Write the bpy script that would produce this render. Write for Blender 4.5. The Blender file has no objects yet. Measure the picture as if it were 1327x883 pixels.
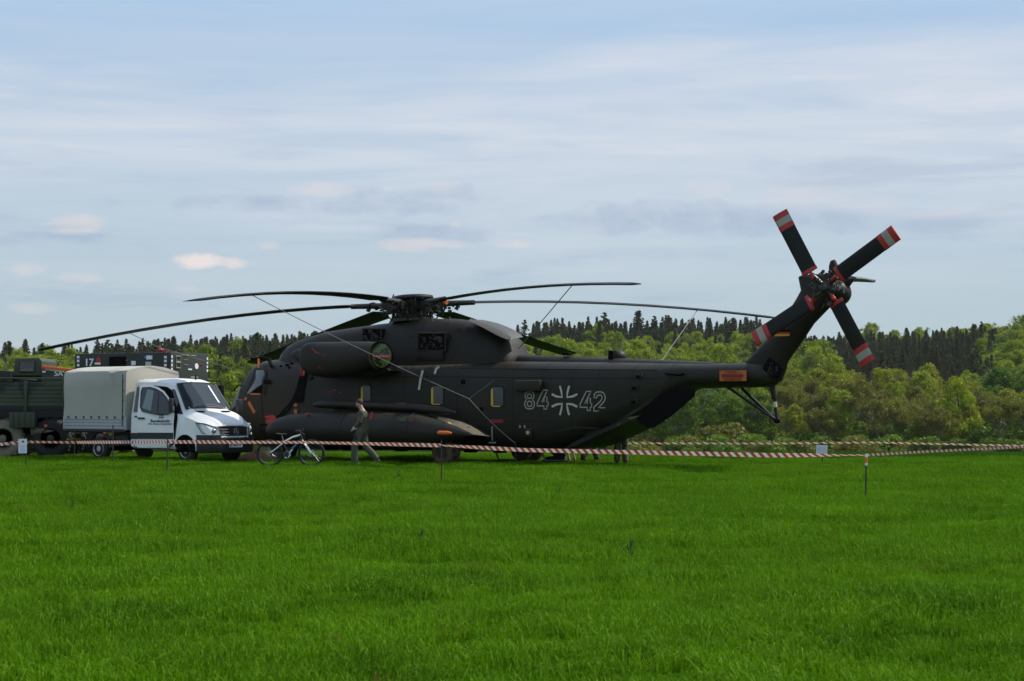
import bpy, bmesh, math, random
import numpy as np
from mathutils import Vector, Matrix
from mathutils import noise as mnoise
random.seed(7); rng = np.random.default_rng(7)
SC = bpy.context.scene
COL = SC.collection
R = math.radians

# ------------------------------------------------------------------ camera
CAM_Z, FPX = 1.6, 2480.0
PITCH = math.atan((528 - 441.5) / FPX)
cam = bpy.data.cameras.new("camera"); camo = bpy.data.objects.new("camera", cam); COL.objects.link(camo)
camo.location = (0, 0, CAM_Z); camo.rotation_euler = (R(90) + PITCH, 0, 0)
cam.sensor_width = 36; cam.lens = 36 * FPX / 1327; cam.clip_start = .1; cam.clip_end = 9000
cam.dof.use_dof = True; cam.dof.focus_distance = 54; cam.dof.aperture_fstop = 7.1
SC.camera = camo
SC.view_settings.view_transform = 'Standard'; SC.view_settings.look = 'None'
SC.view_settings.exposure = .10; SC.view_settings.gamma = 1

# ------------------------------------------------------------------ sky and sun
SUN_EL, SUN_AZ = R(50), R(68)          # azimuth clockwise from +Y
w = bpy.data.worlds.new("World"); SC.world = w; w.use_nodes = True
NT = w.node_tree; NT.nodes.clear()
def nd(t, kind, **kw):
    n = t.nodes.new(kind)
    for k, v in kw.items():
        if k == 'ins':
            for kk, vv in v.items():
                s = n.inputs[kk]
                if hasattr(vv, 'is_output'): t.links.new(vv, s)
                else: s.default_value = vv
        else: setattr(n, k, v)
    return n
def mth(t, op, a, b=0.0, c=0.0, clamp=False):
    n = nd(t, 'ShaderNodeMath', operation=op, use_clamp=clamp)
    for i, v in enumerate((a, b, c)):
        if hasattr(v, 'is_output'): t.links.new(v, n.inputs[i])
        else: n.inputs[i].default_value = v
    return n.outputs[0]
def mixc(t, f, a, b):
    n = nd(t, 'ShaderNodeMix', data_type='RGBA')
    for i, v in ((0, f), (6, a), (7, b)):
        if hasattr(v, 'is_output'): t.links.new(v, n.inputs[i])
        elif i == 0: n.inputs[0].default_value = v
        else: n.inputs[i].default_value = (*v[:3], 1)
    return n.outputs[2]
def ramp(t, f, stops):
    n = t.nodes.new('ShaderNodeValToRGB'); e = n.color_ramp.elements
    while len(e) < len(stops): e.new(.5)
    for k, (p, c) in enumerate(stops):
        e[k].position = p; e[k].color = (c, c, c, 1) if isinstance(c, (int, float)) else (*c, 1)
    if hasattr(f, 'is_output'): t.links.new(f, n.inputs[0])
    return n.outputs[0]
def lin(r, g, b):
    return tuple((c / 255 / 12.92) if c <= 10 else ((c / 255 + .055) / 1.055) ** 2.4 for c in (r, g, b))

sky = nd(NT, 'ShaderNodeTexSky', sky_type='NISHITA', sun_disc=False, sun_elevation=SUN_EL, sun_rotation=SUN_AZ,
         altitude=300, air_density=1.0, dust_density=2.0, ozone_density=1.0)
tc = nd(NT, 'ShaderNodeTexCoord')
D = tc.outputs['Generated']
sep = nd(NT, 'ShaderNodeSeparateXYZ', ins={0: D})
dx, dy, dz = sep.outputs
def skynoise(scale, sc3, detail=5, rough=.55, dist=0.0, off=(0, 0, 0)):
    m = nd(NT, 'ShaderNodeMapping', ins={0: D, 'Scale': sc3, 'Location': off})
    return nd(NT, 'ShaderNodeTexNoise', ins={'Vector': m.outputs[0], 'Scale': scale, 'Detail': detail, 'Roughness': rough, 'Distortion': dist}).outputs[0]
hor = mth(NT, 'SQRT', mth(NT, 'ADD', mth(NT, 'MULTIPLY', dx, dx), mth(NT, 'MULTIPLY', dy, dy)))
el = mth(NT, 'DIVIDE', dz, mth(NT, 'MAXIMUM', hor, .05))           # tangent of the elevation
base_sky = nd(NT, 'ShaderNodeVectorMath', operation='SCALE', ins={0: sky.outputs[0], 'Scale': 0.085}).outputs[0]
air = ramp(NT, mth(NT, 'MULTIPLY', el, 2.0, clamp=True),
           [(0.0, lin(184, 199, 205)), (.12, lin(174, 195, 207)), (.26, lin(168, 193, 215)), (.44, lin(165, 195, 227)), (1.0, lin(150, 184, 226))])
base = mixc(NT, .90, base_sky, air)
veil = skynoise(2.1, (1, 1, 9), 6, .55, .6, (.3, 0, .2))
fine = skynoise(7.0, (1, 1, 12), 5, .6, .8, (3, 1, .5))
# a broad pale stratus sheet through the middle of the view and on round the sky
sheet = ramp(NT, mth(NT, 'ADD', el, mth(NT, 'MULTIPLY', mth(NT, 'SUBTRACT', skynoise(2.0, (1, 1, 4), 4, .5, .2, (1.7, 2, 0)), .5), .16)),
             [(0.0, .10), (.05, .16), (.09, .55), (.13, 1.0), (.178, .95), (.196, .28), (.24, .38), (.5, .6), (1, .6)])
vm = ramp(NT, mth(NT, 'ADD', mth(NT, 'MULTIPLY', veil, .75), mth(NT, 'MULTIPLY', fine, .25)), [(.40, 0.0), (.62, 1.0)])
vf = mth(NT, 'MULTIPLY', mth(NT, 'ADD', mth(NT, 'MULTIPLY', vm, .75), .25), sheet, clamp=True)
col = mixc(NT, vf, base, lin(209, 215, 225))
# bluish grey layers low in the sky with ragged tops
az = mth(NT, 'ARCTAN2', dx, dy)
edge = skynoise(14, (1, 1, 3), 6, .62, .3)
edge2 = skynoise(40, (1, 1, 1.6), 5, .6, .2)
def blob(a, e, ra, re, soft, amt, noise_amt=1.5):
    q = mth(NT, 'POWER', mth(NT, 'DIVIDE', mth(NT, 'SUBTRACT', az, a), ra), 2.0)
    p = mth(NT, 'POWER', mth(NT, 'DIVIDE', mth(NT, 'SUBTRACT', el, e), re), 2.0)
    s = mth(NT, 'SUBTRACT', 1.0, mth(NT, 'ADD', p, q))
    s = mth(NT, 'ADD', s, mth(NT, 'MULTIPLY', mth(NT, 'SUBTRACT', mth(NT, 'ADD', mth(NT, 'MULTIPLY', edge, .5), mth(NT, 'MULTIPLY', edge2, .5)), .5), noise_amt * 4))
    return mth(NT, 'MULTIPLY', mth(NT, 'DIVIDE', s, soft, clamp=True), amt)
def pz(u, v): return (math.atan((u - 663.5) / FPX), (528 - v) / FPX)
GREY, WARM = lin(150, 168, 196), lin(218, 211, 213)
for (u, v, ru, rv, c, soft, amt) in [
        (430, 268, 260, 16, GREY, 1.4, .55), (560, 252, 130, 16, GREY, 1.4, .5), (900, 285, 230, 26, GREY, 1.6, .60),
        (560, 300, 110, 14, GREY, 1.5, .45), (1180, 290, 180, 20, GREY, 2, .35), (90, 312, 70, 8, GREY, 1.2, .5), (830, 330, 160, 10, GREY, 2, .3),
        (415, 248, 44, 12, WARM, 1.2, .6), (570, 243, 30, 10, WARM, 1.4, .4), (545, 317, 52, 9, WARM, 1.2, .6), (662, 316, 26, 7, WARM, 1.2, .5),
        (90, 297, 48, 14, lin(222, 213, 211), 1.3, .8), (250, 340, 32, 11, lin(230, 220, 217), 1.1, .9), (303, 343, 18, 8, lin(224, 215, 213), 1.2, .75),
        (40, 355, 30, 10, WARM, 1.2, .55), (95, 365, 40, 8, WARM, 1.4, .5), (42, 404, 30, 8, WARM, 1.4, .5), (240, 377, 26, 6, WARM, 1.4, .4),
        (350, 320, 16, 6, WARM, 1.4, .45), (590, 290, 12, 5, WARM, 1.2, .5),
        (920, 245, 40, 12, WARM, 1.6, .4), (1040, 258, 70, 20, WARM, 1.6, .45), (1130, 270, 50, 14, WARM, 1.6, .4), (1250, 283, 120, 9, WARM, 1.6, .45)]:
    a, e = pz(u, v)
    col = mixc(NT, blob(a, e, ru / FPX, rv / FPX, soft, amt), col, c)
# the same kinds of layers and puffs all round
lay = ramp(NT, skynoise(9, (1, 1, 7), 5, .6, .3, (5, 5, 5)), [(.55, 0.0), (.68, .35)])
bandm = ramp(NT, mth(NT, 'MULTIPLY', el, 4.0, clamp=True), [(.0, .2), (.2, 1.0), (.5, .8), (.7, .0)])
col = mixc(NT, mth(NT, 'MULTIPLY', lay, bandm), col, GREY)
bg = nd(NT, 'ShaderNodeBackground', ins={0: col, 1: 1.01})
NT.links.new(bg.outputs[0], nd(NT, 'ShaderNodeOutputWorld').inputs[0])

sl = bpy.data.lights.new("sun", 'SUN'); so = bpy.data.objects.new("sun", sl); COL.objects.link(so)
sl.energy = 4.2; sl.angle = R(1.2); sl.color = (1, .955, .88)
sd = Vector((math.sin(SUN_AZ) * math.cos(SUN_EL), math.cos(SUN_AZ) * math.cos(SUN_EL), math.sin(SUN_EL)))
so.rotation_euler = sd.to_track_quat('Z', 'Y').to_euler(); so.location = (40, 20, 60)

# ------------------------------------------------------------------ materials
def mat(name, c, rough=.6, metal=0.0, var=.18, scale=3.0, bump=0.0, bscale=40., spec=.5, coat=0.0, c2=None, c2s=1.2, c2cut=(.5, .6), transl=0.0, trcol=None):
    m = bpy.data.materials.new(name); m.use_nodes = True; t = m.node_tree; t.nodes.clear()
    out = nd(t, 'ShaderNodeOutputMaterial'); b = nd(t, 'ShaderNodeBsdfPrincipled', ins={'Roughness': rough, 'Metallic': metal, 'Specular IOR Level': spec, 'Coat Weight': coat})
    co = nd(t, 'ShaderNodeTexCoord').outputs['Object']
    n = nd(t, 'ShaderNodeTexNoise', ins={'Vector': co, 'Scale': scale, 'Detail': 5.0, 'Roughness': .6})
    a = tuple(x * (1 - var) for x in c); bb = tuple(min(1, x * (1 + var)) for x in c)
    cc = mixc(t, n.outputs[0], a, bb)
    if c2:
        n2 = nd(t, 'ShaderNodeTexNoise', ins={'Vector': co, 'Scale': c2s, 'Detail': 3.0})
        cc = mixc(t, ramp(t, n2.outputs[0], [(c2cut[0], 0.0), (c2cut[1], 1.0)]), cc, c2)
    t.links.new(cc, b.inputs['Base Color'])
    if bump:
        n3 = nd(t, 'ShaderNodeTexNoise', ins={'Vector': co, 'Scale': bscale, 'Detail': 4.0})
        bp = nd(t, 'ShaderNodeBump', ins={'Strength': bump, 'Distance': .02, 'Height': n3.outputs[0]})
        t.links.new(bp.outputs[0], b.inputs['Normal'])
    sh = b.outputs[0]
    if transl:
        tr = nd(t, 'ShaderNodeBsdfTranslucent', ins={0: (*(trcol or c), 1)})
        if not trcol: t.links.new(cc, tr.inputs[0])
        mx = nd(t, 'ShaderNodeMixShader', ins={0: transl, 1: sh, 2: tr.outputs[0]}); sh = mx.outputs[0]
    t.links.new(sh, out.inputs[0]); m['bs'] = b.name
    return m
def leafmat(name, ca, cb, transl=.3, rough=.6, world_scale=.05):
    """leaf colour: varies per object, per place and finely"""
    m = bpy.data.materials.new(name); m.use_nodes = True; t = m.node_tree; t.nodes.clear()
    out = nd(t, 'ShaderNodeOutputMaterial'); b = nd(t, 'ShaderNodeBsdfPrincipled', ins={'Roughness': rough, 'Specular IOR Level': .25})
    oi = nd(t, 'ShaderNodeObjectInfo'); co = nd(t, 'ShaderNodeNewGeometry').outputs['Position']
    n = nd(t, 'ShaderNodeTexNoise', ins={'Vector': co, 'Scale': world_scale, 'Detail': 4.0})
    f = mth(t, 'ADD', mth(t, 'MULTIPLY', oi.outputs['Random'], .7), mth(t, 'MULTIPLY', mth(t, 'SUBTRACT', n.outputs[0], .35), 1.0), clamp=True)
    cc = mixc(t, f, ca, cb)
    hs = nd(t, 'ShaderNodeTexNoise', ins={'Vector': co, 'Scale': 1.3, 'Detail': 2.0})
    v = nd(t, 'ShaderNodeHueSaturation', ins={'Color': cc, 'Value': mth(t, 'ADD', mth(t, 'MULTIPLY', hs.outputs[0], .8), .6)})
    t.links.new(v.outputs[0], b.inputs['Base Color'])
    tr = nd(t, 'ShaderNodeBsdfTranslucent', ins={0: v.outputs[0]})
    t.links.new(nd(t, 'ShaderNodeMixShader', ins={0: transl, 1: b.outputs[0], 2: tr.outputs[0]}).outputs[0], out.inputs[0])
    return m
M = {}
M['heli'] = mat('heli_paint', (.0180, .0155, .0088), .52, spec=.30, var=.28, scale=1.6, bump=.12, bscale=6, c2=(.026, .0215, .012), c2s=.9, c2cut=(.45, .7))
M['heli2'] = mat('heli_paint_light', (.0225, .0195, .0112), .52, spec=.30, var=.2, scale=2.5, bump=.1, bscale=9)
M['heli_top'] = mat('heli_cowl', (.0185, .0145, .0085), .55, spec=.26, var=.25, scale=2.2, bump=.12, bscale=5)
M['black'] = mat('black_recess', (.005, .0045, .004), .8, spec=.08)
M['seam'] = mat('seam', (.0135, .0112, .0068), .6, spec=.25)
M['blade'] = mat('blade_paint', (.016, .0155, .0135), .6, spec=.2, var=.2, scale=1.5)
M['hub'] = mat('hub_metal', (.024, .021, .015), .45, metal=.3, var=.5, scale=14, c2=(.09, .08, .06), c2s=16, c2cut=(.62, .66))
M['steel'] = mat('steel', (.35, .35, .34), .35, metal=.8)
M['white'] = mat('white_paint', (.87, .86, .83), .28, var=.03, coat=.4)
M['white_mark'] = mat('white_marking', (.55, .51, .42), .6, var=.15, scale=9)
M['mark'] = mat('marking_outline', (.37, .345, .27), .6, var=.3, scale=14)
M['red'] = mat('red_tape', (.42, .022, .016), .5, var=.2, scale=8)
M['cream'] = mat('cream_band', (.33, .31, .26), .6, var=.15, scale=9)
M['redmark'] = mat('red_marking', (.26, .015, .012), .6, var=.3, scale=14)
M['orange'] = mat('orange_paint', (.85, .15, .02), .5, var=.08)
M['orange_dull'] = mat('orange_marking', (.50, .13, .015), .6, var=.2, scale=9)
M['yellow'] = mat('yellow_edge', (.62, .38, .02), .5, var=.15, scale=6)
M['gold'] = mat('gold', (.70, .33, .02), .5)
M['glass'] = mat('dark_glass', (.012, .015, .016), .06, var=.05, spec=.8)
M['porthole'] = mat('porthole_glass', (.05, .055, .058), .25, var=.1)
M['windshield'] = mat('plexiglass', (.10, .105, .115), .12, var=.15, spec=.8)
M['wind_front'] = mat('milky_windscreen', (.24, .245, .25), .25, var=.15, spec=.8)
M['foil'] = mat('mirrored_grass_foil', (.10, .16, .02), .3, var=.7, scale=9, c2=(.008, .01, .006), c2s=7, c2cut=(.50, .56))  # green and dark patches paint the grass mirrored in the foil
M['rubber'] = mat('rubber', (.018, .018, .017), .8, var=.3, scale=12, bump=.3, bscale=30)
M['mudrubber'] = mat('muddy_rubber', (.24, .21, .16), .9, var=.35, scale=6, c2=(.05, .045, .035), c2s=5, c2cut=(.60, .75), bump=.3, bscale=30)
M['brownrubber'] = mat('earthy_rubber', (.12, .075, .04), .9, var=.4, scale=6, c2=(.03, .026, .02), c2s=5, c2cut=(.5, .62))
M['rim'] = mat('rim', (.42, .42, .41), .4, metal=.4, var=.2, scale=10)
M['plastic'] = mat('black_plastic', (.022, .022, .023), .55, var=.1)
M['greyalu'] = mat('grey_aluminium', (.42, .43, .44), .42, metal=.25, var=.08)
M['canvas'] = mat('beige_canvas', (.44, .42, .355), .85, var=.09, scale=1.6, bump=.35, bscale=3.0)
M['olive'] = mat('olive_paint', (.055, .066, .032), .6, var=.3, scale=2, c2=(.016, .015, .012), c2s=.9, c2cut=(.50, .54), bump=.1)
M['olive_plain'] = mat('olive_plain', (.046, .056, .028), .6, var=.25, scale=3)
M['shelter'] = mat('shelter_paint', (.020, .027, .018), .6, var=.2, scale=2)
M['darkiron'] = mat('dark_iron', (.015, .014, .012), .7, var=.4, scale=8)
M['exhaust'] = mat('exhaust_tan', (.16, .14, .09), .7, var=.4, scale=5)
M['skin'] = mat('skin', (.52, .29, .20), .55, var=.1)
M['hair'] = mat('hair', (.06, .028, .016), .8, var=.3, scale=60)
M['coverall'] = mat('olive_coverall', (.078, .078, .048), .85, var=.35, scale=7, bump=.5, bscale=16)
M['camo'] = mat('camouflage_cloth', (.13, .115, .06), .85, var=.3, scale=16, c2=(.035, .04, .02), c2s=14, c2cut=(.5, .55))
M['darkcloth'] = mat('dark_cloth', (.02, .021, .018), .85)
M['boot'] = mat('brown_boot', (.10, .05, .03), .6)
M['paper'] = mat('paper', (.80, .80, .86), .7, var=.04)
M['ink'] = mat('ink', (.05, .05, .07), .7)
M['post'] = mat('rusty_steel_post', (.035, .028, .022), .7, var=.4, scale=9)
M['rope'] = mat('rope', (.16, .155, .14), .8)
M['earth'] = mat('earth', (.17, .075, .035), .95, var=.4, scale=7, bump=.6, bscale=14)
M['blue'] = mat('blue_trim', (.03, .22, .55), .4)
M['tan'] = mat('sunlit_tan_dirt', (.60, .42, .22), .9, var=.35, scale=9, c2=(.12, .10, .06), c2s=9, c2cut=(.60, .72))  # dirt tone with sunlight painted in, brighter than the dirt itself
M['lamp'] = mat('lamp_lens', (.45, .50, .16), .25)
M['clearlens'] = mat('clear_headlamp', (.34, .36, .38), .12, var=.3, scale=9, spec=.9, coat=1)
M['bark'] = mat('bark', (.075, .062, .045), .9, var=.3, scale=3)
M['palebark'] = mat('pale_bark', (.14, .12, .09), .9, var=.3, scale=3)

# tan tone mixed into the paint along the roof edge, broken up by noise
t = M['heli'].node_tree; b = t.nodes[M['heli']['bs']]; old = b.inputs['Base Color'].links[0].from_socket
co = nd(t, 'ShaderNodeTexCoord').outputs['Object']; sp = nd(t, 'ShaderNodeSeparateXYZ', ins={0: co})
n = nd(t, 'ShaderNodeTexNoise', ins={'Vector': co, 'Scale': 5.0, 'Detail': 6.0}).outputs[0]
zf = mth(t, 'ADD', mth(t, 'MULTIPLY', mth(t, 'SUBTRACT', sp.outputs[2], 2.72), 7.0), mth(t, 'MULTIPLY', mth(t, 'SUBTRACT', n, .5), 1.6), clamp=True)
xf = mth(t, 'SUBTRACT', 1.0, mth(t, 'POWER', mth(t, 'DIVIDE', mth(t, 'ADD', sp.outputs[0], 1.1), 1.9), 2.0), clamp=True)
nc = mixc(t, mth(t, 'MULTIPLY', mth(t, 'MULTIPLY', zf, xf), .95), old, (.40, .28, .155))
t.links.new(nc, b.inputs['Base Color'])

# ------------------------------------------------------------------ builder
class MB:
    def __init__(s): s.v = []; s.f = []; s.uv = None
    def add(s, vs, fs):
        k = len(s.v); s.v += [tuple(v) for v in vs]; s.f += [tuple(k + i for i in f) for f in fs]; return s
    def box(s, c, d, rot=None):
        c = Vector(c); hx, hy, hz = d[0] / 2, d[1] / 2, d[2] / 2
        vs = [Vector((sx * hx, sy * hy, sz * hz)) for sx in (-1, 1) for sy in (-1, 1) for sz in (-1, 1)]
        if rot is not None: vs = [rot @ v for v in vs]
        return s.add([c + v for v in vs], [(0, 1, 3, 2), (4, 6, 7, 5), (0, 4, 5, 1), (2, 3, 7, 6), (0, 2, 6, 4), (1, 5, 7, 3)])
    def loft(s, rings, cap=True, closed=True):
        n = len(rings[0]); vs = [p for r in rings for p in r]; fs = []
        for i in range(len(rings) - 1):
            for j in range(n if closed else n - 1):
                a = i * n + j; b = i * n + (j + 1) % n; fs.append((a, b, b + n, a + n))
        if cap and closed:
            fs.append(tuple(range(n))[::-1]); fs.append(tuple((len(rings) - 1) * n + j for j in range(n)))
        return s.add(vs, fs)
    def tube(s, pts, r, n=8, cap=True):
        pts = [Vector(p) for p in pts]; m = len(pts)
        rs = [r] * m if isinstance(r, (int, float)) else list(r)
        rings = []; up = Vector((0, 0, 1)); u = None
        for i, p in enumerate(pts):
            d = (pts[min(i + 1, m - 1)] - pts[max(i - 1, 0)]).normalized()
            if u is None:
                u = d.cross(up)
                if u.length < .05: u = d.cross(Vector((1, 0, 0)))
            else: u = u - d * u.dot(d)
            u.normalize(); w_ = d.cross(u)
            rings.append([p + (u * math.cos(2 * math.pi * k / n) + w_ * math.sin(2 * math.pi * k / n)) * rs[i] for k in range(n)])
        return s.loft(rings, cap)
    def lathe(s, prof, o, ax, n=24, cap=True):
        """prof: (distance along axis, radius)"""
        ax = Vector(ax).normalized(); o = Vector(o); u = ax.cross(Vector((0, 0, 1)))
        if u.length < .05: u = ax.cross(Vector((1, 0, 0)))
        u.normalize(); w_ = ax.cross(u)
        return s.loft([[o + ax * t_ + (u * math.cos(2 * math.pi * k / n) + w_ * math.sin(2 * math.pi * k / n)) * r for k in range(n)] for t_, r in prof], cap)
    def torus(s, o, ax, Rr, r, n=32, m=8):
        ax = Vector(ax).normalized(); o = Vector(o); u = ax.cross(Vector((0, 0, 1)))
        if u.length < .05: u = ax.cross(Vector((1, 0, 0)))
        u.normalize(); w_ = ax.cross(u); vs = []; fs = []
        for i in range(n):
            d = u * math.cos(2 * math.pi * i / n) + w_ * math.sin(2 * math.pi * i / n)
            for j in range(m):
                a = 2 * math.pi * j / m; vs.append(o + d * (Rr + r * math.cos(a)) + ax * r * math.sin(a))
        for i in range(n):
            for j in range(m):
                fs.append((i * m + j, ((i + 1) % n) * m + j, ((i + 1) % n) * m + (j + 1) % m, i * m + (j + 1) % m))
        return s.add(vs, fs)
    def prism(s, poly, a, b):
        """poly: list of 3D points; extruded from +a to +b (vectors)"""
        a, b = Vector(a), Vector(b); n = len(poly); P = [Vector(p) for p in poly]
        return s.add([p + a for p in P] + [p + b for p in P], [tuple(range(n))[::-1], tuple(range(n, 2 * n))] + [(i, (i + 1) % n, n + (i + 1) % n, n + i) for i in range(n)])
    def ball(s, c, r, n=10, m=7):
        c = Vector(c); r = Vector(r) if not isinstance(r, (int, float)) else Vector((r, r, r)); rings = []
        for i in range(m):
            th = math.pi * (i + .02) / (m - 1 + .04)
            rings.append([c + Vector((r.x * math.sin(th) * math.cos(2 * math.pi * k / n), r.y * math.sin(th) * math.sin(2 * math.pi * k / n), -r.z * math.cos(th))) for k in range(n)])
        return s.loft(rings)
    def build(s, name, mt, parent=None, smooth=True, bevel=0, loc=None):
        me = bpy.data.meshes.new(name); me.from_pydata(s.v, [], s.f); me.update()
        bm = bmesh.new(); bm.from_mesh(me); bmesh.ops.recalc_face_normals(bm, faces=bm.faces)
        if bevel:
            es = [e for e in bm.edges if e.is_manifold and e.calc_face_angle(0) > .6]
            bmesh.ops.bevel(bm, geom=es, offset=bevel, segments=2, affect='EDGES', profile=.6, clamp_overlap=True)
        for f in bm.faces: f.smooth = smooth
        for e in bm.edges:
            if e.is_manifold and e.calc_face_angle(0) > .65: e.smooth = False
        bm.to_mesh(me); bm.free(); me.materials.append(M[mt] if isinstance(mt, str) else mt)
        o = bpy.data.objects.new(name, me); COL.objects.link(o)
        if parent: o.parent = parent
        if loc: o.location = loc
        return o
def tag(o, label=None, cat=None, group=None, kind=None):
    if label: o['label'] = label
    if cat: o['category'] = cat
    if group: o['group'] = group
    if kind: o['kind'] = kind
    return o
def empty(name, loc, rz=0, label=None, cat=None, group=None):
    o = bpy.data.objects.new(name, None); COL.objects.link(o); o.location = loc; o.rotation_euler = (0, 0, rz); o.empty_display_size = .3
    return tag(o, label, cat, group)
def children(o): return [c for c in COL.objects if c.parent == o]
def copy_tree(o, kids=None, parent=None):
    c = o.copy(); COL.objects.link(c); c.parent = parent
    for ch in (kids if kids is not None else children(o)): copy_tree(ch, [] if kids is not None else None, c)
    return c
def text_pts(txt, size, aspect=1.0, thick=0.0):
    cu = bpy.data.curves.new('t', 'FONT'); cu.body = txt; cu.size = size; cu.align_x = 'CENTER'; cu.align_y = 'CENTER'; cu.resolution_u = 2
    cu.extrude = thick
    o = bpy.data.objects.new('t', cu); COL.objects.link(o); bpy.context.view_layer.update()
    me = bpy.data.meshes.new_from_object(o); bpy.data.objects.remove(o); bpy.data.curves.remove(cu)
    vs = [Vector((v.co.x * aspect, v.co.y, v.co.z)) for v in me.vertices]; fs = [tuple(p.vertices) for p in me.polygons]
    bpy.data.meshes.remove(me); return vs, fs
def put_text(mb, txt, size, o, ex, ey, aspect=1.0, bold=0.0):
    """lettering as a thin raised sheet at o, reading along ex, up along ey"""
    vs, fs = text_pts(txt, size, aspect, .002); ex, ey = Vector(ex).normalized(), Vector(ey).normalized(); ez = ex.cross(ey)
    offs = [(0, 0)] if not bold else [(0, 0), (bold, 0), (-bold, 0), (0, bold)]
    for q, (bx, by) in enumerate(offs):
        mb.add([Vector(o) + ex * (v.x + bx) + ey * (v.y + by) + ez * (v.z + q * .0006) for v in vs], fs)
    return mb

# photo pixel -> ray, used to take measurements over onto a thing's own planes
def ray(u, v):
    d = ((u - 663.5) / FPX, 1.0, (441.5 - v) / FPX); c, s_ = math.cos(PITCH), math.sin(PITCH)
    return Vector((d[0], d[1] * c - d[2] * s_, d[1] * s_ + d[2] * c))
class Frame:
    def __init__(s, O, rot):
        s.O = Vector((O[0], O[1], 0)); s.f = Vector((math.cos(rot), math.sin(rot), 0)); s.l = Vector((-math.sin(rot), math.cos(rot), 0)); s.rot = rot
    def S(s, u, v, y):
        r = ray(u, v); C = Vector((0, 0, CAM_Z)); t_ = ((s.O - C).dot(s.l) + y) / r.dot(s.l); w_ = C + r * t_ - s.O
        return Vector((w_.dot(s.f), y, w_.z))
def at(u, v, y):
    r = ray(u, v); return Vector((0, 0, CAM_Z)) + r * (y / r.y)

# ------------------------------------------------------------------ terrain
def sstep(a, b, x):
    t_ = min(1, max(0, (x - a) / (b - a))); return t_ * t_ * (3 - 2 * t_)
def hill_h(u):
    return np.interp(u, [-600, -100, 60, 250, 420, 700, 900, 1100, 1327, 2000], [6, 9, 11, 15, 18.5, 21.5, 21.5, 20.5, 26, 30])
def gz(x, y):
    z = -7.2 * sstep(63, 300, y)
    if y > 60: z -= .25 * sstep(60, 80, y) * (1 - sstep(120, 200, y))
    if y > 360:
        u = 663.5 + x / y * FPX
        z += (float(hill_h(u)) + 7.2) * (.5 * sstep(345, 900, y) + .5 * min(1, max(0, (y - 350) / 530)))
        z += 1.5 * mnoise.noise(Vector((x * .006, y * .006, 0))) * sstep(380, 600, y)
    return z + .03 * mnoise.noise(Vector((x * .12, y * .12, 3)))
ys = [-40, -20, -5] + [3 + i * 1.5 for i in range(50)] + [80 + i * 8 for i in range(30)] + [330 + i * 30 for i in range(25)] + [1150, 1400, 2000, 3500, 6000]
mb = MB(); NX = 72
for j, y in enumerate(ys):
    Wd = 90 + .95 * max(y, 0)
    for i in range(NX + 1):
        s_ = (i / NX * 2 - 1); x = Wd * (abs(s_) ** 1.4) * (1 if s_ > 0 else -1); mb.v.append((x, y, gz(x, y)))
for j in range(len(ys) - 1):
    for i in range(NX):
        a = j * (NX + 1) + i; mb.f.append((a, a + 1, a + NX + 2, a + NX + 1))
gm = bpy.data.materials.new('field'); gm.use_nodes = True; t = gm.node_tree; t.nodes.clear()
pos = nd(t, 'ShaderNodeNewGeometry').outputs['Position']; sp = nd(t, 'ShaderNodeSeparateXYZ', ins={0: pos})
n1 = nd(t, 'ShaderNodeTexNoise', ins={'Vector': pos, 'Scale': .35, 'Detail': 6.0}).outputs[0]
n2 = nd(t, 'ShaderNodeTexNoise', ins={'Vector': pos, 'Scale': 9.0, 'Detail': 5.0}).outputs[0]
near = mixc(t, n2, (.012, .036, .001), (.030, .075, .003))
near = mixc(t, ramp(t, n1, [(.62, 0.0), (.72, .5)]), near, (.10, .075, .04))
far = mixc(t, n1, (.022, .080, .007), (.040, .12, .010))
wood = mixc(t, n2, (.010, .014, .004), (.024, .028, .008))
c = mixc(t, ramp(t, mth(t, 'DIVIDE', sp.outputs[1], 200.0, clamp=True), [(.33, 0.0), (.38, 1.0)]), near, far)
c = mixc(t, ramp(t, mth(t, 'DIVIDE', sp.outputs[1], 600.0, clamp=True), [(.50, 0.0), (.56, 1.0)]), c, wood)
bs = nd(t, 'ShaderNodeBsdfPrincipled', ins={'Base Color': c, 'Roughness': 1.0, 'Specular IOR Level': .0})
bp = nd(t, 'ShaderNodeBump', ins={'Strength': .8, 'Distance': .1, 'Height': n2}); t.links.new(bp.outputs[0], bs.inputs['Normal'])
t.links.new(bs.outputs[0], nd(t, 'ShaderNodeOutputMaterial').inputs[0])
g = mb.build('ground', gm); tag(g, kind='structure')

# ================================================================== HELICOPTER
HO = ((535 - 663.5) / FPX * 57, 57.0); HR = math.pi - R(34); H = Frame(HO, HR); S = H.S
heli = empty('helicopter', (HO[0], HO[1], 0), HR, 'large dark olive military transport helicopter parked in the grass, numbered 84 42', 'helicopter')
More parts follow.
